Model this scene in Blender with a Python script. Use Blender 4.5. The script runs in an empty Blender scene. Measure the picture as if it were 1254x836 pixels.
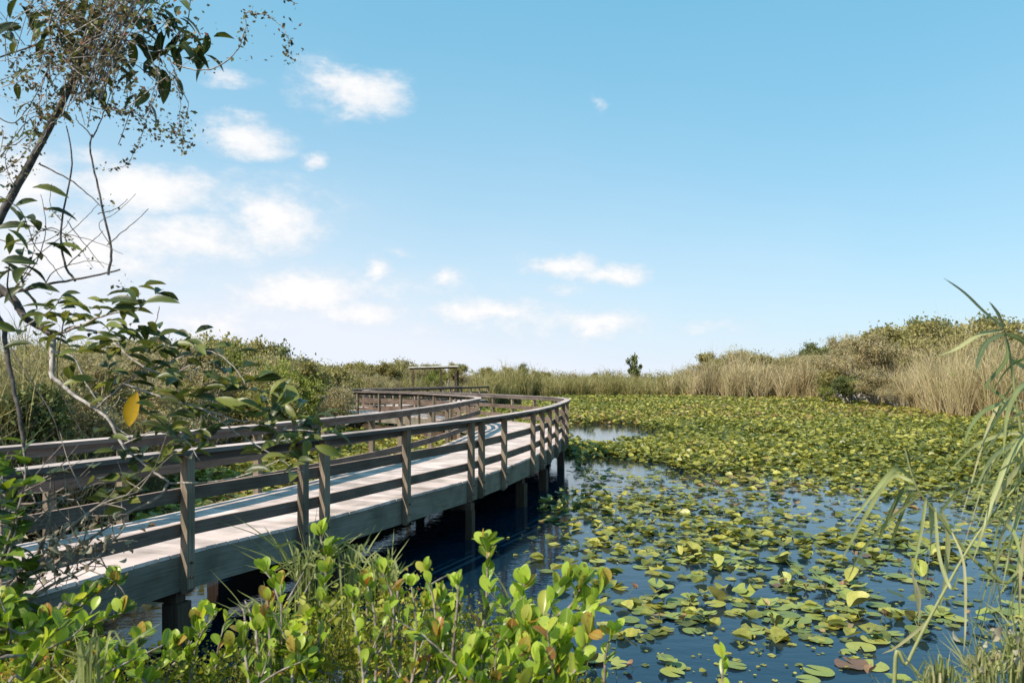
import bpy, math, random
import numpy as np
from mathutils import Vector, Matrix

rng = np.random.default_rng(11)
random.seed(5)
FP, HZ, CX, EYE = 900.0, 461.0, 627.0, 2.89
C = bpy.context.scene.collection
TAU = 2 * math.pi


def P(px, py, Y):
    return np.array([(px - CX) / FP * Y, Y, EYE - (py - HZ) / FP * Y])


# ------------------------------------------------------------------ helpers
class Acc:
    """collects vertices and faces; build() links them as one mesh object"""
    def __init__(s):
        s.V, s.F, s.R, s.U, s.n = [], [], [], [], 0

    def add(s, V, F, rnd=0.5, uv=None):
        V = np.asarray(V, float)
        F = np.asarray(F, int)
        m = len(V)
        s.V.append(V)
        s.F.append(F + s.n)
        s.R.append(np.broadcast_to(np.asarray(rnd, float), (m,)))
        s.U.append(np.zeros((m, 2)) if uv is None else np.asarray(uv, float))
        s.n += m

    def mesh(s, name, smooth=True):
        me = bpy.data.meshes.new(name)
        V = np.concatenate(s.V)
        me.vertices.add(len(V))
        me.vertices.foreach_set('co', V.astype(np.float32).ravel())
        tot = np.concatenate([np.full(len(f), f.shape[1]) for f in s.F])
        loops = np.concatenate([f.ravel() for f in s.F])
        me.loops.add(len(loops))
        me.loops.foreach_set('vertex_index', loops.astype(np.int32))
        me.polygons.add(len(tot))
        st = np.concatenate([[0], np.cumsum(tot)[:-1]])
        me.polygons.foreach_set('loop_start', st.astype(np.int32))
        me.polygons.foreach_set('use_smooth', np.full(len(tot), smooth))
        me.update(calc_edges=True)
        a = me.attributes.new('rnd', 'FLOAT', 'POINT')
        a.data.foreach_set('value', np.concatenate(s.R).astype(np.float32))
        u = np.concatenate(s.U)
        u3 = np.zeros((len(u), 3), np.float32)
        u3[:, :2] = u
        a = me.attributes.new('luv', 'FLOAT_VECTOR', 'POINT')
        a.data.foreach_set('vector', u3.ravel())
        me.validate()
        return me

    def build(s, name, mat, parent=None, smooth=True):
        me = s.mesh(name, smooth)
        me.materials.append(mat)
        o = bpy.data.objects.new(name, me)
        C.objects.link(o)
        if parent is not None:
            o.parent = parent
            o.matrix_parent_inverse = Matrix.Translation(-parent.location)
        return o


def thing(name, label, cat, loc=(0, 0, 0), group=None):
    o = bpy.data.objects.new(name, None)
    C.objects.link(o)
    o.location = loc
    o.empty_display_size = 0.1
    return tag(o, label, cat, group)


def tag(o, label, cat, group=None, kind=None):
    o['label'] = label
    o['category'] = cat
    if group:
        o['group'] = group
    if kind:
        o['kind'] = kind
    return o


def catmull(pts, per=8):
    p = np.asarray(pts, float)
    if len(p) < 3:
        t = np.linspace(0, 1, per + 1)[:, None]
        return p[0] * (1 - t) + p[-1] * t
    q = np.vstack([2 * p[0] - p[1], p, 2 * p[-1] - p[-2]])
    out = []
    for i in range(len(p) - 1):
        a, b, c, d = q[i:i + 4]
        for k in range(per):
            t = k / per
            out.append(.5 * ((2 * b) + (c - a) * t + (2 * a - 5 * b + 4 * c - d) * t * t + (3 * b - a - 3 * c + d) * t ** 3))
    out.append(p[-1])
    return np.array(out)


def unit(v):
    v = np.asarray(v, float)
    return v / np.maximum(np.linalg.norm(v, axis=-1, keepdims=True), 1e-9)


def tube(acc, pts, rad, sides=6, rnd=.5):
    pts = np.asarray(pts, float)
    n = len(pts)
    rad = np.interp(np.linspace(0, 1, n), np.linspace(0, 1, len(rad)), rad) if np.ndim(rad) else np.full(n, rad)
    T = unit(np.gradient(pts, axis=0))
    ref = np.array([0.31, 0.9, 0.3])
    A = unit(np.cross(T, ref))
    B = np.cross(T, A)
    ang = np.arange(sides) / sides * TAU
    V = pts[:, None] + rad[:, None, None] * (np.cos(ang)[None, :, None] * A[:, None] + np.sin(ang)[None, :, None] * B[:, None])
    i = np.arange(n - 1)[:, None] * sides
    j = np.arange(sides)[None]
    k = (j + 1) % sides
    F = np.stack([i + j, i + k, i + k + sides, i + j + sides], -1).reshape(-1, 4)
    L = np.concatenate([[0], np.cumsum(np.linalg.norm(np.diff(pts, axis=0), axis=1))])
    uv = np.stack([np.repeat(L, sides), np.tile(ang * .05, n)], -1)
    acc.add(V.reshape(-1, 3), F, rnd, uv)
    acc.add(V[-1], np.arange(sides)[None], rnd)


def hexa(acc, A, B, rnd, ext=0.0):
    """beam from rectangle A (4 corners) to rectangle B; grain runs along it"""
    A, B = np.array(A, float), np.array(B, float)
    L = np.linalg.norm(B.mean(0) - A.mean(0))
    o = random.random() * 50
    per = [0, np.linalg.norm(A[1] - A[0])]
    per.append(per[1] + np.linalg.norm(A[2] - A[1]))
    per.append(per[2] + np.linalg.norm(A[3] - A[2]))
    per.append(per[3] + np.linalg.norm(A[0] - A[3]))
    V, F, U = [], [], []
    for k in range(4):
        m = (k + 1) % 4
        b = len(V)
        V += [A[k], A[m], B[m], B[k]]
        U += [(o, per[k]), (o, per[k + 1]), (o + L, per[k + 1]), (o + L, per[k])]
        F.append([b, b + 1, b + 2, b + 3])
    for R in (A[::-1], B):
        b = len(V)
        V += list(R)
        U += [(o, 0), (o, .03), (o + .03, .03), (o + .03, 0)]
        F.append([b, b + 1, b + 2, b + 3])
    acc.add(V, F, rnd, np.array(U) + np.array([0, rnd * 7]))


def box(acc, c, s, rz=0, rnd=None, axis=2):
    """box whose grain follows the given axis"""
    hx, hy, hz = s[0] / 2, s[1] / 2, s[2] / 2
    c = np.array(c, float)
    ca, sa = math.cos(rz), math.sin(rz)

    def w(x, y, z):
        return c + np.array([x * ca - y * sa, x * sa + y * ca, z])
    if axis == 2:
        A = [w(-hx, -hy, -hz), w(hx, -hy, -hz), w(hx, hy, -hz), w(-hx, hy, -hz)]
        B = [w(-hx, -hy, hz), w(hx, -hy, hz), w(hx, hy, hz), w(-hx, hy, hz)]
    else:
        A = [w(-hx, -hy, -hz), w(-hx, hy, -hz), w(-hx, hy, hz), w(-hx, -hy, hz)]
        B = [w(hx, -hy, -hz), w(hx, hy, -hz), w(hx, hy, hz), w(hx, -hy, hz)]
    hexa(acc, A, B, random.random() if rnd is None else rnd)


def scatter(acc, TV, TF, X, N, T, S, rnd, tuv=None):
    """copies a template with local x along X, z near N, at T, scaled by S"""
    X = unit(X)
    Yv = unit(np.cross(N, X))
    Z = np.cross(X, Yv)
    S = np.asarray(S, float)
    if S.ndim == 1:
        S = np.stack([S, S, S], -1)
    M = np.stack([X, Yv, Z], -1)
    loc = TV[None] * S[:, None]
    V = np.einsum('mij,mnj->mni', M, loc) + T[:, None]
    m, n = len(T), len(TV)
    Fv = (TF[None] + (np.arange(m) * n)[:, None, None]).reshape(-1, TF.shape[1])
    uv = None if tuv is None else np.tile(tuv, (m, 1))
    acc.add(V.reshape(-1, 3), Fv, np.repeat(rnd, n), uv)


def rand_dirs(n, up=0.0):
    v = rng.normal(size=(n, 3))
    v[:, 2] += up
    return unit(v)


# ------------------------------------------------------------------ leaf templates
def leaf_template(shape, nu=6, fold=.18, droop=.25, wave=.0):
    us = 1 - (1 - np.linspace(0, 1, nu)) ** 1.35
    if shape == 'obovate':
        w = np.interp(us, [0, .12, .3, .5, .68, .82, .92, .97, 1], [.03, .12, .22, .295, .30, .255, .175, .10, .015])
    elif shape == 'ellip':
        w = np.interp(us, [0, .12, .3, .5, .7, .88, 1], [.02, .10, .165, .19, .165, .09, .005])
    elif shape == 'heart':
        w = np.interp(us, [0, .1, .3, .55, .8, 1], [.25, .42, .48, .38, .18, .01])
    else:
        w = np.interp(us, [0, .3, .7, 1], [.03, .06, .05, .002])
    V, U = [], []
    for u, ww in zip(us, w):
        z = -droop * u * u
        x = u * (1 - .12 * droop * u)
        wv = wave * math.sin(u * 13)
        V += [(x, -ww, z + fold * ww + wv), (x, 0, z), (x, ww, z + fold * ww - wv)]
        U += [(u, -1), (u, 0), (u, 1)]
    F = []
    for i in range(nu - 1):
        a = i * 3
        F += [[a, a + 3, a + 4, a + 1], [a + 1, a + 4, a + 5, a + 2]]
    return np.array(V), np.array(F), np.array(U)


OBO = leaf_template('obovate', 10, .35, .18)
OBO2 = leaf_template('obovate', 10, .55, -.15)
ELL = leaf_template('ellip', 7, .5, .42, .006)
ELL2 = leaf_template('ellip', 7, .9, .12, .012)
HRT = leaf_template('heart', 6, .25, .3)
LIN = leaf_template('linear', 5, .4, .35)
SM_V = np.array([(0, 0, 0), (.5, -.32, .03), (1, 0, -.08), (.5, .32, .03)])
SM_F = np.array([[0, 1, 2, 3]])
SM_U = np.array([(0, 0), (.5, -1), (1, 0), (.5, 1)])


# ------------------------------------------------------------------ materials
def nodes(name):
    m = bpy.data.materials.new(name)
    m.use_nodes = True
    nt = m.node_tree
    nt.nodes.clear()
    return m, nt, nt.nodes, nt.links


def N(nt, t, **kw):
    n = nt.nodes.new(t)
    for k, v in kw.items():
        if k in n.inputs:
            n.inputs[k].default_value = v
        else:
            setattr(n, k, v)
    return n


def ramp(nt, stops, fac=None):
    r = nt.nodes.new('ShaderNodeValToRGB')
    e = r.color_ramp.elements
    while len(e) < len(stops):
        e.new(.5)
    for el, (p, c) in zip(e, stops):
        el.position = p
        el.color = (*c, 1) if len(c) == 3 else c
    if fac is not None:
        nt.links.new(fac, r.inputs['Fac'])
    return r


def attr(nt, n):
    a = nt.nodes.new('ShaderNodeAttribute')
    a.attribute_name = n
    return a


def leaf_mat(name, stops, trans=.45, rough=.4, spec=.5, rib=None, tcol=1.35, spots=0.0, back=None):
    m, nt, nd, ln = nodes(name)
    out = N(nt, 'ShaderNodeOutputMaterial')
    a = attr(nt, 'rnd')
    r = ramp(nt, stops, a.outputs['Fac'])
    col = r.outputs['Color']
    tc = N(nt, 'ShaderNodeTexCoord')
    nz = N(nt, 'ShaderNodeTexNoise', Scale=14.0, Detail=4.0)
    ln.new(tc.outputs['Object'], nz.inputs['Vector'])
    hs = N(nt, 'ShaderNodeHueSaturation')
    mr = N(nt, 'ShaderNodeMapRange')
    mr.inputs['From Min'].default_value = .3
    mr.inputs['From Max'].default_value = .7
    mr.inputs['To Min'].default_value = .75
    mr.inputs['To Max'].default_value = 1.25
    ln.new(nz.outputs['Fac'], mr.inputs['Value'])
    ln.new(mr.outputs[0], hs.inputs['Value'])
    ln.new(col, hs.inputs['Color'])
    col = hs.outputs['Color']
    if rib is not None:
        l = attr(nt, 'luv')
        sx = N(nt, 'ShaderNodeSeparateXYZ')
        ln.new(l.outputs['Vector'], sx.inputs[0])
        ab = N(nt, 'ShaderNodeMath', operation='ABSOLUTE')
        ln.new(sx.outputs['Y'], ab.inputs[0])
        lt = N(nt, 'ShaderNodeMapRange')
        lt.inputs['From Min'].default_value = .04
        lt.inputs['From Max'].default_value = .12
        lt.inputs['To Min'].default_value = .75
        lt.inputs['To Max'].default_value = 0
        ln.new(ab.outputs[0], lt.inputs['Value'])
        mx = N(nt, 'ShaderNodeMix', data_type='RGBA')
        ln.new(lt.outputs[0], mx.inputs[0])
        ln.new(col, mx.inputs[6])
        mx.inputs[7].default_value = (*rib, 1)
        col = mx.outputs[2]
        # side veins slanting off the midrib
        w = N(nt, 'ShaderNodeMath', operation='MULTIPLY_ADD')
        ln.new(ab.outputs[0], w.inputs[0])
        w.inputs[1].default_value = -.22
        ln.new(sx.outputs['X'], w.inputs[2])
        w2 = N(nt, 'ShaderNodeMath', operation='PINGPONG')
        ln.new(w.outputs[0], w2.inputs[0])
        w2.inputs[1].default_value = .055
        mv = N(nt, 'ShaderNodeMapRange')
        mv.inputs['From Max'].default_value = .012
        mv.inputs['To Min'].default_value = .42
        mv.inputs['To Max'].default_value = 0
        ln.new(w2.outputs[0], mv.inputs['Value'])
        mx3 = N(nt, 'ShaderNodeMix', data_type='RGBA')
        ln.new(mv.outputs[0], mx3.inputs[0])
        ln.new(col, mx3.inputs[6])
        mx3.inputs[7].default_value = (*rib, 1)
        col = mx3.outputs[2]
    if spots:
        n2 = N(nt, 'ShaderNodeTexNoise', Scale=55.0, Detail=3.0)
        ln.new(tc.outputs['Object'], n2.inputs['Vector'])
        rr = ramp(nt, [(0, (0, 0, 0)), (.62, (0, 0, 0)), (.70, (spots,) * 3)], n2.outputs['Fac'])
        mx = N(nt, 'ShaderNodeMix', data_type='RGBA')
        ln.new(rr.outputs['Color'], mx.inputs[0])
        ln.new(col, mx.inputs[6])
        mx.inputs[7].default_value = (.12, .07, .03, 1)
        col = mx.outputs[2]
    b = N(nt, 'ShaderNodeBsdfPrincipled')
    b.inputs['Roughness'].default_value = rough
    b.inputs['Specular IOR Level'].default_value = spec
    if back is not None:
        g = N(nt, 'ShaderNodeNewGeometry')
        mb = N(nt, 'ShaderNodeMix', data_type='RGBA')
        ln.new(g.outputs['Backfacing'], mb.inputs[0])
        ln.new(col, mb.inputs[6])
        mb.inputs[7].default_value = (*back, 1)
        col = mb.outputs[2]
    ln.new(col, b.inputs['Base Color'])
    t = N(nt, 'ShaderNodeBsdfTranslucent')
    h2 = N(nt, 'ShaderNodeHueSaturation')
    h2.inputs['Value'].default_value = tcol
    h2.inputs['Hue'].default_value = .485
    h2.inputs['Saturation'].default_value = 1.1
    ln.new(col, h2.inputs['Color'])
    ln.new(h2.outputs[0], t.inputs['Color'])
    mix = N(nt, 'ShaderNodeMixShader')
    mix.inputs[0].default_value = trans
    ln.new(b.outputs[0], mix.inputs[1])
    ln.new(t.outputs[0], mix.inputs[2])
    ln.new(mix.outputs[0], out.inputs[0])
    return m


def wood_mat(name, a, b, dark, rough=.8, grime=.5, top=None):
    m, nt, nd, ln = nodes(name)
    out = N(nt, 'ShaderNodeOutputMaterial')
    l = attr(nt, 'luv')
    mp = N(nt, 'ShaderNodeMapping')
    mp.inputs['Scale'].default_value = (1.6, 55, 1)
    ln.new(l.outputs['Vector'], mp.inputs['Vector'])
    nz = N(nt, 'ShaderNodeTexNoise', Scale=1.0, Detail=6.0, Roughness=.65)
    ln.new(mp.outputs[0], nz.inputs['Vector'])
    c1 = ramp(nt, [(.3, a), (.7, b)], nz.outputs['Fac'])
    cr = ramp(nt, [(.30, dark), (.42, (1, 1, 1))], nz.outputs['Fac'])
    mu = N(nt, 'ShaderNodeMix', data_type='RGBA', blend_type='MULTIPLY')
    mu.inputs[0].default_value = grime
    ln.new(c1.outputs[0], mu.inputs[6])
    ln.new(cr.outputs[0], mu.inputs[7])
    # stains
    tc = N(nt, 'ShaderNodeTexCoord')
    n2 = N(nt, 'ShaderNodeTexNoise', Scale=2.2, Detail=5.0)
    ln.new(tc.outputs['Object'], n2.inputs['Vector'])
    st = ramp(nt, [(.33, (.5, .5, .47)), (.58, (1, 1, 1))], n2.outputs['Fac'])
    m2 = N(nt, 'ShaderNodeMix', data_type='RGBA', blend_type='MULTIPLY')
    m2.inputs[0].default_value = .8
    ln.new(mu.outputs[2], m2.inputs[6])
    ln.new(st.outputs[0], m2.inputs[7])
    ra = attr(nt, 'rnd')
    hv = N(nt, 'ShaderNodeHueSaturation')
    mr = N(nt, 'ShaderNodeMapRange')
    mr.inputs['To Min'].default_value = .8
    mr.inputs['To Max'].default_value = 1.15
    ln.new(ra.outputs['Fac'], mr.inputs['Value'])
    ln.new(mr.outputs[0], hv.inputs['Value'])
    ln.new(m2.outputs[2], hv.inputs['Color'])
    p = N(nt, 'ShaderNodeBsdfPrincipled')
    p.inputs['Roughness'].default_value = rough
    p.inputs['Specular IOR Level'].default_value = .25
    colr = hv.outputs[0]
    if top is not None:   # weathered upper faces, with sunlit paleness painted in against shade-dark sides
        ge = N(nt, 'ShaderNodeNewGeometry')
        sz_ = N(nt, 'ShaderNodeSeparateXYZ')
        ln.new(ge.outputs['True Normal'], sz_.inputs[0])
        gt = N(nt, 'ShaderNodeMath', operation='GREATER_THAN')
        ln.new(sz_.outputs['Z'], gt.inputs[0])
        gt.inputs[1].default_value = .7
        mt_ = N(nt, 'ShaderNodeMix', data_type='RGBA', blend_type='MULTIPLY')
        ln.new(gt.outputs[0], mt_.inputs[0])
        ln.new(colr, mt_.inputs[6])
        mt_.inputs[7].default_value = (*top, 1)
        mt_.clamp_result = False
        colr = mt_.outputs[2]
    ln.new(colr, p.inputs['Base Color'])
    bp = N(nt, 'ShaderNodeBump')
    bp.inputs['Strength'].default_value = .5
    bp.inputs['Distance'].default_value = .004
    ln.new(nz.outputs['Fac'], bp.inputs['Height'])
    ln.new(bp.outputs[0], p.inputs['Normal'])
    ln.new(p.outputs[0], out.inputs[0])
    return m


def bark_mat(name, a, b, scale=30, streak=(1, 1, 1)):
    m, nt, nd, ln = nodes(name)
    out = N(nt, 'ShaderNodeOutputMaterial')
    tc = N(nt, 'ShaderNodeTexCoord')
    mp = N(nt, 'ShaderNodeMapping')
    mp.inputs['Scale'].default_value = streak
    ln.new(tc.outputs['Object'], mp.inputs['Vector'])
    nz = N(nt, 'ShaderNodeTexNoise', Scale=float(scale), Detail=6.0)
    ln.new(mp.outputs[0], nz.inputs['Vector'])
    r = ramp(nt, [(.35, a), (.62, b)], nz.outputs['Fac'])
    p = N(nt, 'ShaderNodeBsdfPrincipled')
    p.inputs['Roughness'].default_value = .85
    ln.new(r.outputs[0], p.inputs['Base Color'])
    bp = N(nt, 'ShaderNodeBump')
    bp.inputs['Strength'].default_value = .6
    bp.inputs['Distance'].default_value = .003
    ln.new(nz.outputs['Fac'], bp.inputs['Height'])
    ln.new(bp.outputs[0], p.inputs['Normal'])
    ln.new(p.outputs[0], out.inputs[0])
    return m


M = {}
M['deck'] = wood_mat('deck_boards', (.58, .465, .425), (.72, .59, .545), (.66, .6, .58), .85, .4)
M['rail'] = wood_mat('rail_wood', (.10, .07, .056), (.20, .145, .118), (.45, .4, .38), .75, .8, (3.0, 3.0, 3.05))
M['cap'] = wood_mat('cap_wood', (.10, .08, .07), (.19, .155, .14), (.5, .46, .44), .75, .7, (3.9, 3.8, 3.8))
M['post'] = wood_mat('post_wood', (.15, .115, .082), (.30, .24, .18), (.4, .34, .28), .8, .8)
M['fascia'] = wood_mat('fascia_wood', (.16, .14, .11), (.27, .245, .20), (.4, .4, .38), .85, .7)
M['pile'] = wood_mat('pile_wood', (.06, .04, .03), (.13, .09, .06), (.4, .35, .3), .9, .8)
M['roof'] = wood_mat('shelter_roof', (.45, .44, .40), (.62, .60, .55), (.6, .6, .6), .8, .4)
M['bark'] = bark_mat('grey_bark', (.03, .025, .022), (.12, .10, .09), 40)
M['palebark'] = bark_mat('pale_bark', (.16, .13, .115), (.48, .43, .40), 60)
M['twig'] = bark_mat('dead_twigs', (.10, .08, .065), (.30, .25, .21), 50)
M['fartrunk'] = bark_mat('far_trunk', (.17, .15, .13), (.42, .38, .33), 3)
M['pondapple'] = leaf_mat('pond_apple_leaf', [(0, (.022, .034, .012)), (.35, (.06, .08, .02)), (.7, (.12, .14, .03)), (.93, (.24, .25, .05)), (1, (.30, .17, .05))],
                          .26, .40, .4, (.18, .22, .06), 1.5, .6)
M['yellowleaf'] = leaf_mat('yellowed_leaf', [(0, (.55, .30, .02)), (1, (.62, .38, .03))], .5, .4, .4, (.5, .4, .08), 1.2, .3)
M['coco'] = leaf_mat('coco_leaf', [(0, (.05, .085, .012)), (.3, (.105, .19, .02)), (.62, (.25, .38, .035)), (.9, (.47, .57, .08)), (.96, (.50, .38, .08)), (1, (.36, .14, .04))],
                     .46, .33, .5, (.44, .48, .14), 1.45, .8)
M['heartleaf'] = leaf_mat('heart_leaf', [(0, (.03, .06, .015)), (.6, (.07, .14, .02)), (1, (.18, .26, .03))], .4, .35, .4, (.2, .28, .08), 1.5, .4)
M['vine'] = leaf_mat('vine_leaf', [(0, (.045, .04, .025)), (.5, (.12, .105, .05)), (.85, (.20, .20, .06)), (1, (.32, .17, .10))], .35, .5, .3, None, 1.4)
M['dead'] = leaf_mat('dead_leaf', [(0, (.10, .07, .04)), (.6, (.30, .26, .18)), (1, (.46, .42, .30))], .2, .8, .2, None, 1.1)
M['moss'] = leaf_mat('undergrowth_leaf', [(0, (.08, .09, .015)), (.35, (.22, .24, .03)), (.8, (.42, .42, .06)), (.95, (.46, .34, .09)), (1, (.5, .18, .07))], .4, .5, .3, None, 1.4)
M['reed'] = leaf_mat('reed_blade', [(0, (.08, .11, .03)), (.5, (.21, .25, .08)), (.8, (.36, .38, .16)), (1, (.48, .42, .24))], .35, .45, .4, (.45, .46, .22), 1.3, .2)
M['pad'] = leaf_mat('pad_leaf', [(0, (.13, .18, .055)), (.4, (.25, .30, .075)), (.72, (.36, .39, .09)), (.9, (.46, .42, .11)), (.97, (.30, .20, .09)), (1, (.15, .075, .07))],
                    .22, .46, .35, None, 1.3, .6, (.17, .16, .05))
M['padfar'] = leaf_mat('pad_mat_leaf', [(0, (.075, .10, .025)), (.3, (.21, .22, .045)), (.65, (.37, .345, .065)), (.93, (.46, .43, .10)), (1, (.34, .22, .09))],
                       .28, .38, .4, None, 1.4)
M['stem'] = leaf_mat('pad_stalk', [(0, (.10, .12, .03)), (1, (.22, .22, .06))], .1, .5, .4)
M['bloom'] = leaf_mat('brown_pad', [(0, (.22, .11, .06)), (.5, (.34, .21, .12)), (1, (.42, .32, .15))], .3, .5, .3, None, 1.1)
M['tan'] = leaf_mat('tan_reed', [(0, (.24, .20, .10)), (.45, (.50, .41, .23)), (.75, (.64, .53, .33)), (.88, (.38, .36, .14)), (1, (.26, .29, .09))], .3, .7, .2, None, 1.1)
M['greenreed'] = leaf_mat('green_reed', [(0, (.16, .15, .06)), (.5, (.33, .30, .11)), (.85, (.46, .39, .19)), (1, (.52, .42, .27))], .3, .6, .2, None, 1.2)
M['brush'] = leaf_mat('brush_blade', [(0, (.05, .04, .028)), (.5, (.12, .10, .055)), (.8, (.13, .16, .05)), (1, (.26, .22, .14))], .2, .7, .2, None, 1.1)
M['olive'] = leaf_mat('olive_foliage', [(0, (.17, .15, .055)), (.5, (.33, .295, .105)), (1, (.48, .42, .18))], .4, .6, .25, None, 1.2)
M['dark'] = leaf_mat('dark_foliage', [(0, (.06, .075, .03)), (.5, (.13, .155, .05)), (1, (.22, .23, .08))], .25, .6, .25, None, 1.2)
M['greyfol'] = leaf_mat('grey_foliage', [(0, (.24, .205, .10)), (.5, (.44, .37, .19)), (1, (.58, .49, .28))], .38, .7, .2, None, 1.1)
M['lime'] = leaf_mat('lime_foliage', [(0, (.14, .16, .03)), (.5, (.27, .29, .06)), (1, (.38, .39, .09))], .35, .6, .25, None, 1.2)


def ground_mat():
    m, nt, nd, ln = nodes('soil')
    out = N(nt, 'ShaderNodeOutputMaterial')
    tc = N(nt, 'ShaderNodeTexCoord')
    nz = N(nt, 'ShaderNodeTexNoise', Scale=1.3, Detail=8.0)
    ln.new(tc.outputs['Object'], nz.inputs['Vector'])
    r = ramp(nt, [(.35, (.035, .026, .016)), (.55, (.09, .075, .04)), (.7, (.10, .11, .04))], nz.outputs['Fac'])
    p = N(nt, 'ShaderNodeBsdfPrincipled')
    p.inputs['Roughness'].default_value = .95
    ln.new(r.outputs[0], p.inputs['Base Color'])
    bp = N(nt, 'ShaderNodeBump')
    bp.inputs['Distance'].default_value = .05
    ln.new(nz.outputs['Fac'], bp.inputs['Height'])
    ln.new(bp.outputs[0], p.inputs['Normal'])
    ln.new(p.outputs[0], out.inputs[0])
    return m


def water_mat():
    m, nt, nd, ln = nodes('dark_water')
    out = N(nt, 'ShaderNodeOutputMaterial')
    tc = N(nt, 'ShaderNodeTexCoord')
    mp = N(nt, 'ShaderNodeMapping')
    mp.inputs['Scale'].default_value = (1.0, 2.2, 1)
    ln.new(tc.outputs['Object'], mp.inputs['Vector'])
    nz = N(nt, 'ShaderNodeTexNoise', Scale=2.4, Detail=4.0, Roughness=.55)
    ln.new(mp.outputs[0], nz.inputs['Vector'])
    p = N(nt, 'ShaderNodeBsdfPrincipled')
    p.inputs['Base Color'].default_value = (.003, .017, .034, 1)
    p.inputs['Roughness'].default_value = .03
    p.inputs['IOR'].default_value = 1.56
    bp = N(nt, 'ShaderNodeBump')
    bp.inputs['Strength'].default_value = .16
    bp.inputs['Distance'].default_value = .03
    ln.new(nz.outputs['Fac'], bp.inputs['Height'])
    ln.new(bp.outputs[0], p.inputs['Normal'])
    ln.new(p.outputs[0], out.inputs[0])
    return m


# ------------------------------------------------------------------ camera, light, sky
scn = bpy.context.scene
cam = bpy.data.objects.new('camera', bpy.data.cameras.new('camera'))
C.objects.link(cam)
cam.location = (0, 0, EYE)
cam.rotation_euler = (math.pi / 2, 0, 0)
cam.data.sensor_width = 36
cam.data.lens = FP / 1254 * 36
cam.data.shift_y = (HZ - 418) / 1254
cam.data.clip_start = .05
cam.data.clip_end = 6000
cam.data.dof.use_dof = True
cam.data.dof.focus_distance = 12
cam.data.dof.aperture_fstop = 9.0
scn.camera = cam

SUN_EL = math.radians(43)
sdir = unit(np.array([-.74, -.67, 0]))
sv = Vector((sdir[0] * math.cos(SUN_EL), sdir[1] * math.cos(SUN_EL), math.sin(SUN_EL)))
sl = bpy.data.lights.new('sun', 'SUN')
sl.energy = 5.0
sl.angle = math.radians(.53)
sl.color = (1, .90, .765)
so = bpy.data.objects.new('sun', sl)
C.objects.link(so)
so.rotation_euler = sv.to_track_quat('Z', 'Y').to_euler()

w = bpy.data.worlds.new('World')
scn.world = w
w.use_nodes = True
nt = w.node_tree
nt.nodes.clear()
ln = nt.links
wo = N(nt, 'ShaderNodeOutputWorld')
bg = N(nt, 'ShaderNodeBackground')
SKY = .10
bg.inputs['Strength'].default_value = SKY
sky = N(nt, 'ShaderNodeTexSky')
sky.sky_type = 'NISHITA'
sky.sun_disc = False
sky.sun_elevation = SUN_EL
sky.sun_rotation = math.atan2(sv.x, sv.y)
sky.air_density = 1.0
sky.dust_density = .6
sky.ozone_density = 1.6
tc = N(nt, 'ShaderNodeTexCoord')
sx = N(nt, 'ShaderNodeSeparateXYZ')
ln.new(tc.outputs['Generated'], sx.inputs[0])


def mth(op, a, b=None, c=None, clamp=False):
    n = nt.nodes.new('ShaderNodeMath')
    n.operation = op
    n.use_clamp = clamp
    for i, v in enumerate((a, b, c)):
        if v is None:
            continue
        if isinstance(v, (int, float)):
            n.inputs[i].default_value = v
        else:
            ln.new(v, n.inputs[i])
    return n.outputs[0]


az = mth('ARCTAN2', sx.outputs['X'], sx.outputs['Y'])
hl = mth('SQRT', mth('ADD', mth('MULTIPLY', sx.outputs['X'], sx.outputs['X']), mth('MULTIPLY', sx.outputs['Y'], sx.outputs['Y'])))
el = mth('DIVIDE', sx.outputs['Z'], mth('MAXIMUM', hl, .02))
cmb = N(nt, 'ShaderNodeCombineXYZ')
ln.new(az, cmb.inputs[0])
ln.new(mth('MULTIPLY', el, 1.6), cmb.inputs[1])
nzs = []
for sc_, dt, rg in ((9.0, 8.0, .62), (34.0, 7.0, .66)):
    n_ = N(nt, 'ShaderNodeTexNoise', Scale=sc_, Detail=dt, Roughness=rg)
    ln.new(cmb.outputs[0], n_.inputs['Vector'])
    nzs.append(n_)
nsep = N(nt, 'ShaderNodeSeparateColor')
ln.new(nzs[0].outputs['Color'], nsep.inputs[0])
azd = mth('ADD', az, mth('MULTIPLY', mth('SUBTRACT', nsep.outputs[0], .5), .095))
eld = mth('ADD', el, mth('MULTIPLY', mth('SUBTRACT', nsep.outputs[1], .5), .055))
# cloud list: px, py, half width px, half height px, density
clouds = [(438, 112, 60, 27, 1.0), (402, 82, 12, 10, .35), (300, 170, 58, 22, .95), (385, 197, 20, 11, .7), (275, 97, 42, 14, .6),
          (185, 228, 85, 30, 1.0), (335, 270, 62, 38, .9), (225, 290, 110, 30, .85), (80, 300, 110, 48, .9), (20, 215, 60, 48, .9), (150, 330, 90, 30, .6),
          (375, 362, 75, 30, .95), (460, 328, 22, 15, .85), (545, 340, 24, 13, .65), (590, 383, 85, 20, .85), (440, 385, 60, 16, .8),
          (690, 325, 48, 15, .95), (752, 335, 42, 15, .9), (690, 352, 40, 9, .4), (735, 398, 60, 17, .8), (738, 133, 10, 9, .35),
          (495, 308, 20, 7, .3), (705, 378, 26, 6, .3), (250, 395, 110, 30, .55), (115, 190, 50, 16, .5), (420, 355, 190, 34, .42), (640, 395, 170, 26, .42), (310, 245, 130, 40, .42), (400, 110, 46, 40, .4), (560, 385, 60, 14, .6), (860, 400, 90, 14, .3), (-60, 150, 60, 50, .8)]
tot = None
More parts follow.
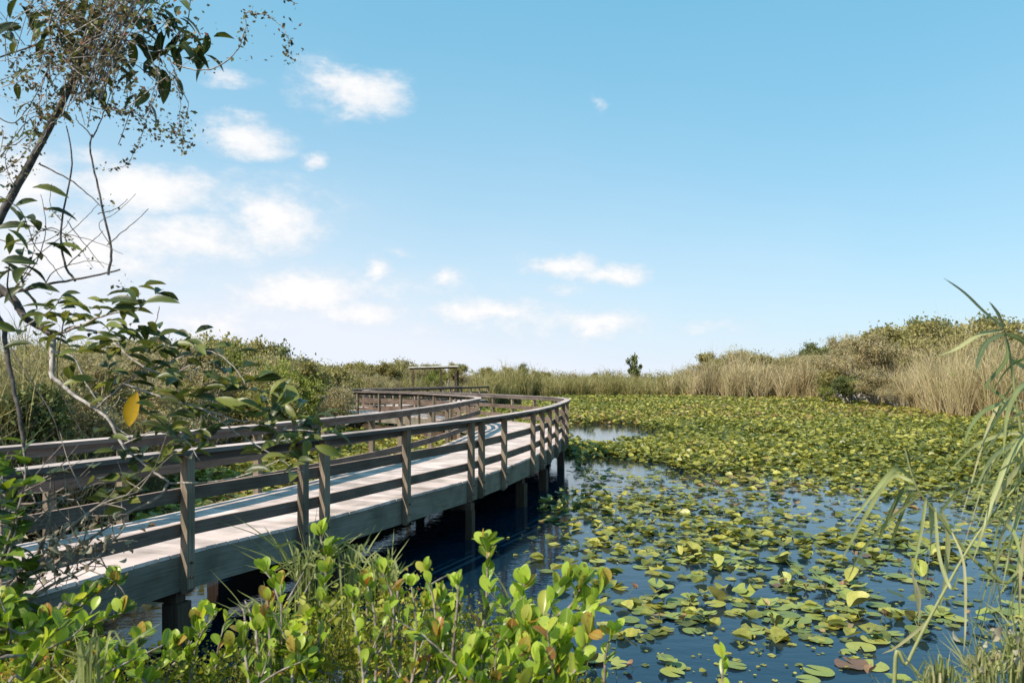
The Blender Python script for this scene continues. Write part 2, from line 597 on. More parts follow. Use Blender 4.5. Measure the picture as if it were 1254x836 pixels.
for (px, py, aw, ah, dn) in clouds:
    u, v = (px - CX) / FP, (HZ - py) / FP
    k = 1 / math.sqrt(1 + u * u)
    a0, e0 = math.atan(u), v * k
    ra, re = aw / FP * k * k, ah / FP * k
    dx = mth('DIVIDE', mth('SUBTRACT', azd, a0), ra * 1.5)
    dy = mth('DIVIDE', mth('SUBTRACT', eld, e0), re * 1.5)
    d = mth('SUBTRACT', 1.0, mth('SQRT', mth('ADD', mth('MULTIPLY', dx, dx), mth('MULTIPLY', dy, dy))))
    d = mth('MULTIPLY', mth('MAXIMUM', d, 0), dn)
    tot = d if tot is None else mth('MAXIMUM', tot, d)
fine = mth('SUBTRACT', nzs[1].outputs['Fac'], .5)
big = mth('SUBTRACT', nzs[0].outputs['Fac'], .5)
val = mth('ADD', tot, mth('ADD', mth('MULTIPLY', fine, .65), mth('MULTIPLY', big, .8)))
val = mth('MULTIPLY', val, mth('MULTIPLY', tot, 6.0, clamp=True))
msk = nt.nodes.new('ShaderNodeMapRange')
msk.interpolation_type = 'SMOOTHSTEP'
msk.inputs['From Min'].default_value = .0
msk.inputs['From Max'].default_value = .72
msk.inputs['To Max'].default_value = .86
ln.new(val, msk.inputs['Value'])
# thin milky veil low over the horizon, thicker to the left
n3 = N(nt, 'ShaderNodeTexNoise', Scale=3.0, Detail=5.0)
ln.new(cmb.outputs[0], n3.inputs['Vector'])
vl = mth('MULTIPLY', mth('POWER', 2.718, mth('MULTIPLY', mth('MAXIMUM', el, 0), -5.2)), .95)
vaz = nt.nodes.new('ShaderNodeMapRange')
vaz.inputs['From Min'].default_value = -.9
vaz.inputs['From Max'].default_value = .5
vaz.inputs['To Min'].default_value = 1.9
vaz.inputs['To Max'].default_value = .8
ln.new(az, vaz.inputs['Value'])
vl = mth('MULTIPLY', vl, vaz.outputs[0])
vl = mth('MULTIPLY', vl, mth('ADD', .75, mth('MULTIPLY', n3.outputs['Fac'], .5)), clamp=True)
mxa = N(nt, 'ShaderNodeMix', data_type='RGBA')
hsv = N(nt, 'ShaderNodeMix', data_type='RGBA', blend_type='MULTIPLY')
hsv.inputs[0].default_value = 1
ln.new(sky.outputs[0], hsv.inputs[6])
hsv.inputs[7].default_value = (1.1, 1.25, 1.15, 1)
ln.new(vl, mxa.inputs[0])
air = N(nt, 'ShaderNodeMix', data_type='RGBA')
air.inputs[0].default_value = .62
ln.new(hsv.outputs[2], air.inputs[6])
air.inputs[7].default_value = (.115 / SKY, .475 / SKY, .71 / SKY, 1)
ln.new(air.outputs[2], mxa.inputs[6])
mxa.inputs[7].default_value = (.655 / SKY, .70 / SKY, .78 / SKY, 1)
mxb = N(nt, 'ShaderNodeMix', data_type='RGBA')
ln.new(msk.outputs[0], mxb.inputs[0])
ln.new(mxa.outputs[2], mxb.inputs[6])
ccol = ramp(nt, [(.10, (.58, .63, .70)), (.45, (.72, .725, .745)), (.85, (.84, .81, .79))], mth('ADD', val, mth('MULTIPLY', fine, .8)))
csc = N(nt, 'ShaderNodeVectorMath', operation='SCALE')
ln.new(ccol.outputs[0], csc.inputs[0])
csc.inputs['Scale'].default_value = 1 / SKY
ln.new(csc.outputs[0], mxb.inputs[7])
ln.new(mxb.outputs[2], bg.inputs[0])
ln.new(bg.outputs[0], wo.inputs[0])
vs = scn.view_settings
vs.view_transform = 'Standard'
vs.look = 'None'
vs.gamma = 1
vs.exposure = .38
vs.use_curve_mapping = False
cy = scn.cycles
cy.max_bounces = 8
cy.transparent_max_bounces = 8
cy.diffuse_bounces = 3
cy.glossy_bounces = 3
cy.transmission_bounces = 4
cy.caustics_reflective = False
cy.caustics_refractive = False
cy.use_denoising = True
cy.sample_clamp_indirect = 6


# ------------------------------------------------------------------ shore shapes
# right shore: depth of the water's edge by sideways slope (x / y)
def shore_r(x, y):
    """>0 on the land side of the far and right shore"""
    s = x / np.maximum(y, 1)
    d = np.interp(s, [-.9, -.45, -.25, -.05, .08, .22, .36, .42, .50, .60, .72, 1.0, 1.6],
                  [80, 78, 70, 75, 96, 96, 88, 86, 66, 48, 44, 36, 26])
    return y - d


LB = np.array([(-8.6, 2), (-7.6, 8), (-7.3, 11), (-7.6, 14), (-9.2, 18), (-10.6, 22), (-11.6, 27), (-12.8, 34), (-14.5, 44), (-13, 60), (-20, 90)], float)


def shore_l(x, y):
    """>0 on the land side of the left shore"""
    return np.interp(y, LB[:, 1], LB[:, 0]) - x


def ground_z(x, y):
    r = np.clip(shore_r(x, y) / 2.5, -1, 1)
    l = np.clip(shore_l(x, y) / 1.5, -1, 1) * (y > 3)
    l = np.where(y <= 3, -1, l)
    edge = np.interp(x, [-9, -6, -3.0, -1.5, .3, 1.2, 2.5, 6], [5.0, 4.2, 3.5, 3.6, 3.6, 3.2, 3.0, 3.4])
    nb = np.clip((edge - y) / 1.4, -1, 1)
    land = np.maximum(r, l) * .35
    near = np.where(nb > 0, nb * 1.05, nb * .5)
    return np.maximum(np.maximum(land, near), -.8)


# terrain: one sheet out to the horizon
rad = np.concatenate([np.linspace(.0, 8, 34), np.geomspace(8.4, 130, 90), np.geomspace(140, 5000, 18)])
na = 180
aa = np.arange(na) / na * TAU
X = rad[:, None] * np.sin(aa)[None]
Y = rad[:, None] * np.cos(aa)[None]
Zt = ground_z(X, Y)
Zt = np.where(rad[:, None] < 150, Zt + (np.sin(X * 3.1) * np.cos(Y * 2.7)) * .03, np.maximum(Zt, .3))
V = np.stack([X, Y, Zt], -1).reshape(-1, 3)
i = np.arange(len(rad) - 1)[:, None] * na
j = np.arange(na)[None]
k = (j + 1) % na
Fg = np.stack([i + j, i + j + na, i + k + na, i + k], -1).reshape(-1, 4)[:, ::-1]
a = Acc()
a.add(V, Fg)
g = a.build('ground', ground_mat())
g['kind'] = 'structure'
me = bpy.data.meshes.new('water')
me.from_pydata([(-300, -40, 0), (300, -40, 0), (300, 145, 0), (-300, 145, 0)], [], [(0, 1, 2, 3)])
me.materials.append(water_mat())
wt = bpy.data.objects.new('water', me)
C.objects.link(wt)
wt['kind'] = 'structure'

# ------------------------------------------------------------------ boardwalk
DZ = 1.06
pairs = [((-5.6, .4), (-8.0, 1.2)), ((-4.75, 3.6), (-7.0, 4.5)), ((-4.05, 6.0), (-6.15, 6.75)), ((-3.36, 7.7), (-5.3, 8.35)), ((-2.45, 9.35), (-4.55, 10.1)),
         ((-1.6, 11.15), (-3.85, 12.1)), ((-.76, 12.95), (-3.25, 14.0)), ((-.14, 14.65), (-2.7, 15.7)), ((.45, 16.6), (-2.3, 17.7)),
         ((.96, 18.7), (-1.93, 19.6)), ((1.35, 20.9), (-1.66, 21.6)), ((1.68, 23.0), (-1.4, 23.8)), ((1.88, 24.8), (-1.2, 25.3)),
         ((1.8, 26.6), (-1.2, 26.6)), ((1.15, 28.2), (-1.5, 27.9)), ((.2, 29.9), (-1.95, 29.2)), ((-.95, 31.9), (-2.9, 30.9)),
         ((-2.7, 34.7), (-4.7, 33.9)), ((-4.9, 37.2), (-6.9, 36.1)), ((-7.3, 39.4), (-9.2, 38.0)), ((-8.4, 41.7), (-10.9, 41.2)),
         ((-7.4, 44.9), (-9.8, 45.0)), ((-5.0, 50.5), (-7.2, 51.5)), ((-1.9, 58.6), (-4.1, 59.6))]
PER = 40
RC = catmull([p[0] for p in pairs], PER)
LC = catmull([p[1] for p in pairs], PER)
nst = len(RC)


def at_px(curve, px, lo, hi):
    i0, i1 = lo * PER, hi * PER
    q = CX + FP * curve[i0:i1, 0] / np.maximum(curve[i0:i1, 1], .5)
    return i0 + int(np.argmin(np.abs(q - px)))


def spaced(curve, i0, i1, step):
    L = np.concatenate([[0], np.cumsum(np.linalg.norm(np.diff(curve[i0:i1 + 1], axis=0), axis=1))])
    n = max(1, round(L[-1] / step))
    return [i0 + int(np.argmin(np.abs(L - L[-1] * q / n))) for q in range(n + 1)]


rpx = [228, 370, 398, 497, 577, 590, 617, 653, 664, 673, 682, 690]
ri = [at_px(RC, p, 2, 12) for p in rpx]
rposts = spaced(RC, 0, ri[0], 1.9)[:-1] + ri + spaced(RC, ri[-1], nst - 1, 1.75)[1:]
lpx = [60, 150, 315, 398, 455, 490, 500]
li = [at_px(LC, p, 2, 11) for p in lpx]
lposts = spaced(LC, 0, li[0], 1.9)[:-1] + li + spaced(LC, li[-1], nst - 1, 1.7)[1:]


def frame2(poly):
    """mitred left normals along a 2-D polyline"""
    d = unit(np.diff(poly, axis=0))
    nrm = np.stack([-d[:, 1], d[:, 0]], -1)
    out = [nrm[0]]
    for i in range(1, len(poly) - 1):
        m = unit(nrm[i - 1] + nrm[i])
        out.append(m / max(.5, m @ nrm[i]))
    out.append(nrm[-1])
    return np.array(out)


def strip(acc, poly, o0, o1, z0, z1, gap=.002, sag=0.0):
    """board segments between polyline points, from lateral offset o0 to o1 (left positive)"""
    nr = frame2(poly)
    for i in range(len(poly) - 1):
        a, b = poly[i], poly[i + 1]
        d = unit(b - a) * gap
        dz = random.uniform(-sag, sag)
        A0, A1 = a + nr[i] * o0 + d, a + nr[i] * o1 + d
        B0, B1 = b + nr[i + 1] * o0 - d, b + nr[i + 1] * o1 - d
        A = [(*A0, z0 + dz), (*A1, z0 + dz), (*A1, z1 + dz), (*A0, z1 + dz)]
        B = [(*B0, z0 + dz), (*B1, z0 + dz), (*B1, z1 + dz), (*B0, z1 + dz)]
        hexa(acc, A, B, random.random())


bw = thing('boardwalk', 'grey timber boardwalk with railings curving over the lily pond', 'boardwalk', (-3.6, 9, 0))
Rp, Lp = RC[rposts], LC[lposts]
# planks
a = Acc()
mid = (RC + LC) / 2
Lm = np.concatenate([[0], np.cumsum(np.linalg.norm(np.diff(mid, axis=0), axis=1))])
npl = int(Lm[-1] / .146)
tR = frame2(RC)
tL = frame2(LC)
Rin, Lin = RC + tR * .055, LC - tL * .055


def at_s(arr, s):
    return np.stack([np.interp(s, Lm, arr[:, 0]), np.interp(s, Lm, arr[:, 1])], -1)


for q in range(npl):
    s0, s1 = q * .146, q * .146 + .1365
    r0, r1, l0, l1 = at_s(Rin, s0), at_s(Rin, s1), at_s(Lin, s0), at_s(Lin, s1)
    acr = unit(r0 - l0)
    e = random.uniform(-.004, .016)
    r0, r1 = r0 + acr * e, r1 + acr * e
    z1 = DZ + random.uniform(-.002, .002)
    z0 = DZ - .038
    A = [(*l0, z0), (*l1, z0), (*l1, z1), (*l0, z1)]
    B = [(*r0, z0), (*r1, z0), (*r1, z1), (*r0, z1)]
    hexa(a, A, B, random.random())
a.build('deck', M['deck'], bw, False)
for poly, sgn, nm in ((Rp, 1, 'r'), (Lp, -1, 'l')):
    a = Acc()
    strip(a, poly, sgn * .055, sgn * .10, DZ - .40, DZ - .042)
    a.build('fascia', M['fascia'], bw, False)
    a = Acc()
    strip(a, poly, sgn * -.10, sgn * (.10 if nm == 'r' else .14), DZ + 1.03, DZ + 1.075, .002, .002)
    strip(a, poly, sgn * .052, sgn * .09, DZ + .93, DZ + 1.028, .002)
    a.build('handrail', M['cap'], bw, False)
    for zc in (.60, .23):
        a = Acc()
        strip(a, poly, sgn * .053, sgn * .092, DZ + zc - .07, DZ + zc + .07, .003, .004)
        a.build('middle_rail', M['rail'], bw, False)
    nr = frame2(poly)
    for i, p in enumerate(poly):
        if i and np.linalg.norm(poly[i] - poly[i - 1]) < .12:
            continue
        a = Acc()
        ang = math.atan2(nr[i][1], nr[i][0])
        sz = .098
        z0, z1 = DZ - .36 + random.uniform(-.02, .02), DZ + 1.028
        box(a, (*p, (z0 + z1) / 2), (sz, sz, z1 - z0), ang)
        # chamfered foot
        ca, sa = math.cos(ang), math.sin(ang)
        h = sz / 2
        top = [(p[0] + x * ca - y * sa, p[1] + x * sa + y * ca, z0) for x, y in ((-h, -h), (h, -h), (h, h), (-h, h))]
        sh = sgn * .6
        bot = [(p[0] + (x * .45 + sh * h * .5) * ca - y * sa, p[1] + (x * .45 + sh * h * .5) * sa + y * ca, z0 - .05) for x, y in ((-h, -h), (h, -h), (h, h), (-h, h))]
        hexa(a, bot, top, .4)
        po = a.build('post', M['post'], bw, False)
        if p[1] < 24:
            out = -np.array(nr[i] / np.linalg.norm(nr[i])) * sgn * (h + .006)
            for dz in (-.10, -.25):
                c = np.array([p[0], p[1], DZ + dz])
                b = Acc()
                tube(b, [c + np.array([*(out * .9), 0]), c + np.array([*(out * 1.35), 0])], .013, 8)
                bo = b.build('bolt', M['pile'], po)
                bo.matrix_parent_inverse = Matrix.Translation((0, 0, 0))
# stringers and piles with cross beams
a = Acc()
for f in (.25, .5, .75):
    pl = (RC * (1 - f) + LC * f)[::20]
    strip(a, pl, -.025, .025, DZ - .36, DZ - .045)
a.build('stringer', M['pile'], bw, False)
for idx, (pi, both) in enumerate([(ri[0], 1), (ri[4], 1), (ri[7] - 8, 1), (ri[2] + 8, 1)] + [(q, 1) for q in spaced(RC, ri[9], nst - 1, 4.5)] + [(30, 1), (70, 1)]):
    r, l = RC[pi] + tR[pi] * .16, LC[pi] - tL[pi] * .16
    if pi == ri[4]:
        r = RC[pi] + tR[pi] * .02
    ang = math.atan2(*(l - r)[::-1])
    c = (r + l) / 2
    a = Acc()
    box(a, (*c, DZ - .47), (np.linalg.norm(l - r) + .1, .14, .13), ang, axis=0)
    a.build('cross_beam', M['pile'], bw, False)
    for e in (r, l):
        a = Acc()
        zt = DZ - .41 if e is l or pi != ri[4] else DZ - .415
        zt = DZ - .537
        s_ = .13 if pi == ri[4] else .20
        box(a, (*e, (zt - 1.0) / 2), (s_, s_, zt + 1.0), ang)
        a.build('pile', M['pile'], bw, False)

a = Acc()
strip(a, LC[170:][:: 20][:30], -.19, -.15, -.3, .52)  # added boards that block bright reflections and darken the water under the deck
a.build('added_shade_board', M['pile'], bw, False)

# shelter beyond the far leg
sh = thing('shelter', 'flat-roofed open timber shelter beyond the far leg of the boardwalk', 'shelter', (-6.3, 62, 0))
a = Acc()
ya, yb = 60.2, 63.6
A = [(-8.5, ya, 3.60), (-8.5, yb, 3.66), (-8.5, yb, 3.75), (-8.5, ya, 3.69)]
B = [(-4.4, ya, 3.70), (-4.4, yb, 3.76), (-4.4, yb, 3.85), (-4.4, ya, 3.79)]
hexa(a, A, B, .8)
a.build('roof', M['roof'], sh, False)
a = Acc()
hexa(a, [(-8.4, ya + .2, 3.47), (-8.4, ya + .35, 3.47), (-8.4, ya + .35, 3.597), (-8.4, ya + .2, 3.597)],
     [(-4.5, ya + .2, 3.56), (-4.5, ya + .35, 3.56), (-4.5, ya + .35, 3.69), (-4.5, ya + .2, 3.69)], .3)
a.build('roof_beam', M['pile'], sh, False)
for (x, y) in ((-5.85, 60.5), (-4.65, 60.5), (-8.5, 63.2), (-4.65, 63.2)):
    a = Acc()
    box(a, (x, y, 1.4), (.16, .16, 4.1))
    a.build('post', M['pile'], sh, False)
a = Acc()
box(a, (-6.3, 62, DZ - .05), (4.4, 3.6, .1), 0, axis=0)
a.build('platform', M['deck'], sh, False)


# ------------------------------------------------------------------ lilies
def pad_mesh(n=18, cup=.05, notch=.35, wav=.03, fold=0.0):
    th = np.linspace(notch / 2, TAU - notch / 2, n)
    ring = []
    V = [(-.12, 0, 0)]
    U = [(0, 0)]
    for rr in (.5, 1.0):
        for t in th:
            lob = 1 + .07 * math.cos(t) - .05 * math.cos(2 * t)
            r = rr * lob
            z = cup * rr * rr + wav * rr * math.sin(t * 3 + 1) + wav * .6 * rr * math.sin(t * 5 + notch * 9)
            y = r * math.sin(t) * .92
            z += fold * abs(y) ** 1.3
            V.append((r * math.cos(t), y * (1 - .25 * fold), z))
            U.append((rr, t))
    F3 = [[0, 1 + i, 2 + i] for i in range(n - 1)]
    F4 = [[1 + i, 1 + n + i, 2 + n + i, 2 + i] for i in range(n - 1)]
    return np.array(V), np.array(F3), np.array(F4), np.array(U)


def noise2(x, y, s, seed=0):
    r = np.random.default_rng(seed)
    v = 0
    for k in range(5):
        a_, b_, c_, d_ = r.normal(size=4) * s
        v = v + np.sin(x * a_ + y * b_ + k * 1.7) * np.cos(x * c_ - y * d_ + k)
    return v / 2.2


def near_walk(x, y, m=.25):
    """True within the footprint of the boardwalk"""
    pr, plf = RC[::8], LC[::8]
    quad = np.concatenate([pr, plf[::-1]])
    inside = np.zeros(len(x), bool)
    for s in range(len(pr) - 1):
        q = [pr[s], pr[s + 1], plf[s + 1], plf[s]]
        ok = np.ones(len(x), bool)
        for e in range(4):
            p0, p1 = q[e], q[(e + 1) % 4]
            cr = (p1[0] - p0[0]) * (y - p0[1]) - (p1[1] - p0[1]) * (x - p0[0])
            ok &= cr > -m * np.linalg.norm(p1 - p0)
        inside |= ok
    return inside


# -- near pads as single things
PADCLS = {
    'flat_green': (dict(cup=.02, wav=.015), 'pad', (.15, .6)),
    'flat_pale': (dict(cup=.01, wav=.02, notch=.5), 'pad', (.5, .8)),
    'raised': (dict(cup=.18, wav=.07, notch=.45), 'pad', (.3, .86)),
    'folded': (dict(cup=.1, wav=.08, notch=.5, fold=.75), 'pad', (.5, .93)),
    'brown': (dict(cup=.3, wav=.16, notch=.8, fold=.5), 'bloom', (.0, 1.)),
    'dark': (dict(cup=.06, wav=.06, notch=.4), 'pad', (.95, 1.)),
}
LABEL = {
    'flat_green': ('flat green lily pad floating %s', 'floating green lily pads'),
    'flat_pale': ('flat pale yellow-green lily pad floating %s', 'floating pale lily pads'),
    'raised': ('upturned green spatterdock leaf held above the water %s', 'upturned spatterdock leaves'),
    'folded': ('folded yellow-green spatterdock leaf standing up %s', 'folded spatterdock leaves'),
    'brown': ('curled red-brown dying lily leaf %s', 'curled brown lily leaves'),
    'dark': ('dark purplish lily pad lying %s', 'dark purplish lily pads'),
}
padmesh = {}
for cls, (kw, mt, (lo, hi)) in PADCLS.items():
    padmesh[cls] = []
    for q in range(5):
        v, f3, f4, uu = pad_mesh(20, **kw)
        a = Acc()
        a.add(v, f3, rng.uniform(lo, hi), uu)
        # share vertices: quads index the same block
        a.F.append(f4)
        m_ = a.mesh('lily_pad', True)
        m_.materials.append(M[mt])
        padmesh[cls].append(m_)


def where(px, py):
    if px < 800:
        s = 'beside the leafy shrub' if py > 690 else 'in the open water beside the boardwalk'
    elif px > 1060:
        s = 'behind the drooping reed blades'
    elif py > 740:
        s = 'in the dark water at the front'
    elif py > 670:
        s = 'in the middle of the open water'
    else:
        s = 'near the dense lily mat'
    return s


# candidate plants (clusters) in the open water
cand = []
tries = 0
while len(cand) < 300 and tries < 20000:
    tries += 1
    y = 6.6 + 16.5 * rng.random() ** .85
    x = rng.uniform(.02, .78) * y
    px, py = CX + FP * x / y, HZ + EYE * FP / y
    if px > 1290 or (px < 700 and py < 700):
        continue
    dens = np.interp(py, [560, 600, 660, 720, 780, 850], [.8, .66, .50, .48, .48, .48])
    dens *= np.interp(px, [640, 720, 800, 950, 1100, 1254], [.5, .85, .95, 1, 1.1, 1.1])
    if rng.random() > dens * (1.0 + .7 * noise2(x, y, .9, 3)):
        continue
    cand.append((x, y))
pads = []
for (x, y) in cand:
    n = int(rng.integers(2, 10)) if rng.random() < .7 else 1
    th0 = rng.uniform(0, TAU)
    for q in range(n):
        r = rng.uniform(.08, .50) if n > 1 else 0
        t = th0 + q * 2.4 + rng.normal() * .3
        pads.append((x + r * 1.25 * math.cos(t), y + r * math.sin(t), t, n))
pads.sort(key=lambda p: p[1])
pads = [p for p in pads if -20 < CX + FP * p[0] / p[1] < 1275 and HZ + EYE * FP / p[1] < 845]
proto_stem = None
near_n = 300
seen_first = {}
lv = 0
for (x, y, t, n) in pads[:near_n]:
    u = rng.random()
    if n >= 4:
        cls = ('raised', 'flat_green', 'folded', 'flat_pale', 'brown', 'dark')[int(np.searchsorted([.22, .56, .66, .91, .97], u))]
    else:
        cls = ('flat_green', 'flat_pale', 'raised', 'brown', 'dark')[int(np.searchsorted([.5, .82, .90, .95], u))]
    r = rng.uniform(.075, .165) if cls != 'brown' else rng.uniform(.04, .07)
    o = bpy.data.objects.new('lily_pad', padmesh[cls][int(rng.integers(5))])
    C.objects.link(o)
    lv = (lv + 1) % 9
    zz = .008 + .0025 * lv
    tilt = rng.normal(0, .02)
    if cls == 'raised':
        zz, tilt = rng.uniform(.03, .12), rng.uniform(.1, .45)
    elif cls == 'folded':
        zz, tilt = rng.uniform(.05, .13), rng.uniform(.3, .9)
    elif cls == 'brown':
        zz, tilt = rng.uniform(.05, .12), rng.uniform(.2, .9)
    o.location = (x, y, zz)
    o.rotation_euler = (rng.normal(0, .03 if tilt < .1 else .2), -tilt, t)
    o.scale = (r, r * rng.uniform(.85, 1), r)
    px, py = CX + FP * x / y, HZ + EYE * FP / y
    lb, gp = LABEL[cls]
    tag(o, lb % where(px, py), 'lily pad', gp + ' ' + where(px, py))
    if cls in ('raised', 'folded', 'brown'):
        a = Acc()
        tube(a, catmull([(-.12, 0, 0), (-.3, .05, -.8), (-.5, .1, -2.2)], 3), .045, 5)
        st = a.build('stalk', M['stem'], None)
        st.parent = o

# -- the rest of the open-water pads and the dense mat: one uncountable mass each
LOW_V, LOW_F3, LOW_F4, LOW_U = pad_mesh(11, .10, .5, .07)
LV2, _, LF2, _u2 = pad_mesh(9, .12, .7, .1, .5)


def pad_mass(name, label, x, y, z, r, tilt, mat, rlo=0., rhi=1.):
    a = Acc()
    n = len(x)
    th = rng.uniform(0, TAU, n)
    X = np.stack([np.cos(th), np.sin(th), np.zeros(n)], -1)
    ta = rng.uniform(0, TAU, n)
    Nn = np.stack([np.sin(tilt) * np.cos(ta), np.sin(tilt) * np.sin(ta), np.cos(tilt)], -1)
    rnd = np.clip(rng.uniform(rlo, rhi, n) ** 1.15 * (1 + .35 * noise2(x, y * .6, .45, 71)), 0, 1)
    for sel, (tv, tf3, tf4) in ((slice(0, n // 2), (LOW_V, LOW_F3, LOW_F4)), (slice(n // 2, n), (LV2, _, LF2))):
        k0 = a.n
        T = np.stack([x, y, z], -1)[sel]
        X_ = X[sel]
        N_ = Nn[sel]
        scatter(a, tv, tf3, X_, N_, T, r[sel], rnd[sel])
        m = len(T)
        a.F.append((tf4[None] + (np.arange(m) * len(tv))[:, None, None]).reshape(-1, 4) + k0)
    o = a.build(name, M[mat], None, True)
    tag(o, label, 'lily pads', None, 'stuff')
    return o


rest = np.array([(p[0], p[1]) for p in pads[near_n:]])
xs, ys = [rest[:, 0]], [rest[:, 1]]
# middle distance, thickening towards the mat
n = 52000
y = 8 + 25 * rng.random(n)
x = (rng.uniform(.02, .82, n)) * y
py = HZ + EYE * FP / y
px = CX + FP * x / y
d = np.interp(py, [540, 556, 575, 600, 640, 700], [1.0, .85, .42, .20, .10, .05])
d = d * (1 + 1.3 * noise2(x, y * .6, .55, 5) + .5 * noise2(x, y, 2.0, 8))
d *= np.interp(px, [690, 720, 800, 900], [.4, .8, 1, 1])
hole = ((px > 690) & (px < 800) & (py > 522) & (py < 552))
keep = (rng.random(n) < d * .75) & ~near_walk(x, y) & ~hole
x, y = x[keep], y[keep]
m = len(x)
z = np.where(rng.random(m) < np.interp(y, [8, 16, 26], [.1, .3, .7]), rng.uniform(.02, .18, m), .006 + .009 * rng.random(m))
tl = np.where(z > .015, rng.uniform(.05, .5, m), .03)
print('mid pads', m, 'rest', len(rest))
pad_mass('lily_pads', 'scattered green and yellow lily pads thinning out towards the open water',
         np.concatenate([xs[0], x]), np.concatenate([ys[0], y]),
         np.concatenate([rng.uniform(.01, .12, len(rest)), z]),
         rng.uniform(.07, .14, m + len(rest)), np.concatenate([rng.uniform(0, .5, len(rest)), tl]), 'padfar', 0, .97)
# small floating bits of leaf and weed
n = 3000
y = 6.6 + 16 * rng.random(n)
x = rng.uniform(-.02, .78, n) * y
k_ = (noise2(x, y, .8, 95) + rng.normal(0, .4, n) > .25) & ~near_walk(x, y)
x, y = x[k_], y[k_]
pad_mass('floating_weed', 'small floating scraps of leaf and weed on the open water', x, y, rng.uniform(.004, .007, len(x)), rng.uniform(.02, .09, len(x)) ** 1.25, np.full(len(x), .03), 'padfar', .2, 1)
# dense mat
n = 270000
y = 20 + 82 * rng.random(n) ** 1.15
x = rng.uniform(-.60, .85, n) * y
px = CX + FP * x / y
py = HZ + EYE * FP / y
hole = ((px - 745) / 78) ** 2 + ((py - 533) / 14) ** 2 < 1 + .5 * noise2(x, y, 1.5, 2)
hole2 = (noise2(x, y * .7, .35, 12) > np.interp(y, [26, 32, 45], [.35, .6, .9]))
edge_y = 25.5 + 3.2 * noise2(x, y, .5, 91) + 1.5 * noise2(x, y, 1.6, 92) + rng.normal(0, 1.6, n)
keep = ~near_walk(x, y, .3) & ~hole & ~hole2 & (y > edge_y) & (shore_r(x, y) < 1.2) & (shore_l(x, y) < .5)
keep &= ~((px < 640) & (y > 62))
x, y = x[keep], y[keep]
m = len(x)
print('mat pads', m)
r = rng.uniform(.07, .135, m) * np.interp(y, [26, 60, 100], [1, 1.25, 1.7])
pad_mass('lily_mat', 'dense mat of upright yellow-green spatterdock leaves out to the far shore', x, y,
         rng.uniform(.03, .36, m) * np.interp(y, [26, 60], [.9, 1.5]), r, rng.uniform(.05, .95, m), 'padfar')
# mat on the left side of the boardwalk
n = 9000
y = 9 + 26 * rng.random(n)
x = -rng.uniform(.10, .80, n) * y
px = CX + FP * x / y
keep = ~near_walk(x, y, .3) & (shore_l(x, y) < .5) & (x < np.interp(y, LC[:, 1][:13 * PER], LC[:, 0][:13 * PER])) & (noise2(x, y, .6, 21) < .55)
x, y = x[keep], y[keep]
m = len(x)
pad_mass('lily_mat', 'low bed of lily leaves in the pocket of water left of the boardwalk', x, y,
         rng.uniform(.02, .25, m), rng.uniform(.09, .16, m), rng.uniform(.1, 1.0, m), 'padfar', .2, 1)


# ------------------------------------------------------------------ reeds
def reed_bed(name, label, x, y, h, mat, wdt, seg=4, lean=.25, rlo=0, rhi=1, z0=None, leafy=2, clump=0):
    a = Acc()
    n = len(x)
    if clump:   # stems fan out of shared tussocks
        nc = max(4, n // clump)
        ci = rng.integers(0, nc, n)
        rad_ = np.abs(rng.normal(0, 1, n))
        th_ = rng.uniform(0, TAU, n)
        h = np.maximum(h[ci] / rng.uniform(.75, 1.1, nc)[ci], .6) * rng.uniform(.55, 1.05, n) * (1 - .10 * np.minimum(rad_, 2.5))
        x = x[ci] + .16 * rad_ * np.cos(th_)
        y = y[ci] + .16 * rad_ * np.sin(th_)
    base = np.stack([x, y, ground_z(x, y) if z0 is None else np.full(n, z0)], -1)
    az_ = rng.uniform(0, TAU, n)
    side = np.stack([np.cos(az_), np.sin(az_), np.zeros(n)], -1)
    la = rng.uniform(0, TAU, n)
    ld = np.stack([np.cos(la), np.sin(la), np.zeros(n)], -1) * (rng.uniform(.02, lean, n))[:, None]
    rnd = rng.uniform(rlo, rhi, n)
    if clump:
        ld = np.stack([np.cos(th_), np.sin(th_), np.zeros(n)], -1) * (.09 + .20 * rad_)[:, None]
        rnd = np.clip(.55 * rnd + .45 * rng.uniform(rlo, rhi, nc)[ci], 0, 1)

    def ribbons(b, s, l, hh, ww, rr, curl):
        t = np.linspace(0, 1, seg + 1)
        nn = len(b)
        c = b[:, None] + l[:, None] * (t[None, :, None] ** 1.7) * hh[:, None, None] * curl
        c[:, :, 2] = b[:, 2:3] + hh[:, None] * (t[None] - .35 * (curl - 1) * t[None] ** 2.5)
        wt_ = ww[:, None] * np.interp(t, [0, .6, 1], [1, .8, .08])[None]
        Lf, Rt = c - s[:, None] * wt_[..., None] / 2, c + s[:, None] * wt_[..., None] / 2
        V = np.stack([Lf, Rt], 2).reshape(nn, -1, 3)
        f = np.array([[2 * i, 2 * i + 1, 2 * i + 3, 2 * i + 2] for i in range(seg)])
        Fv = (f[None] + (np.arange(nn) * (2 * (seg + 1)))[:, None, None]).reshape(-1, 4)
        a.add(V.reshape(-1, 3), Fv, np.repeat(rr, 2 * (seg + 1)))
    ribbons(base, side, ld, h, np.full(n, wdt), rnd, 1.0)
    for q in range(leafy):
        t = rng.uniform(.15, .85, n)
        b2 = base + ld * (t ** 1.7 * h)[:, None]
        b2[:, 2] = base[:, 2] + h * t
        la2 = rng.uniform(0, TAU, n)
        l2 = np.stack([np.cos(la2), np.sin(la2), np.zeros(n)], -1) * .6
        ribbons(b2, side[::-1], l2, h * rng.uniform(.15, .32, n), np.full(n, wdt * .8), np.clip(rnd + rng.normal(0, .15, n), 0, 1), 1.7)
    o = a.build(name, M[mat], None, False)
    tag(o, label, 'reeds', None, 'stuff')
    return o


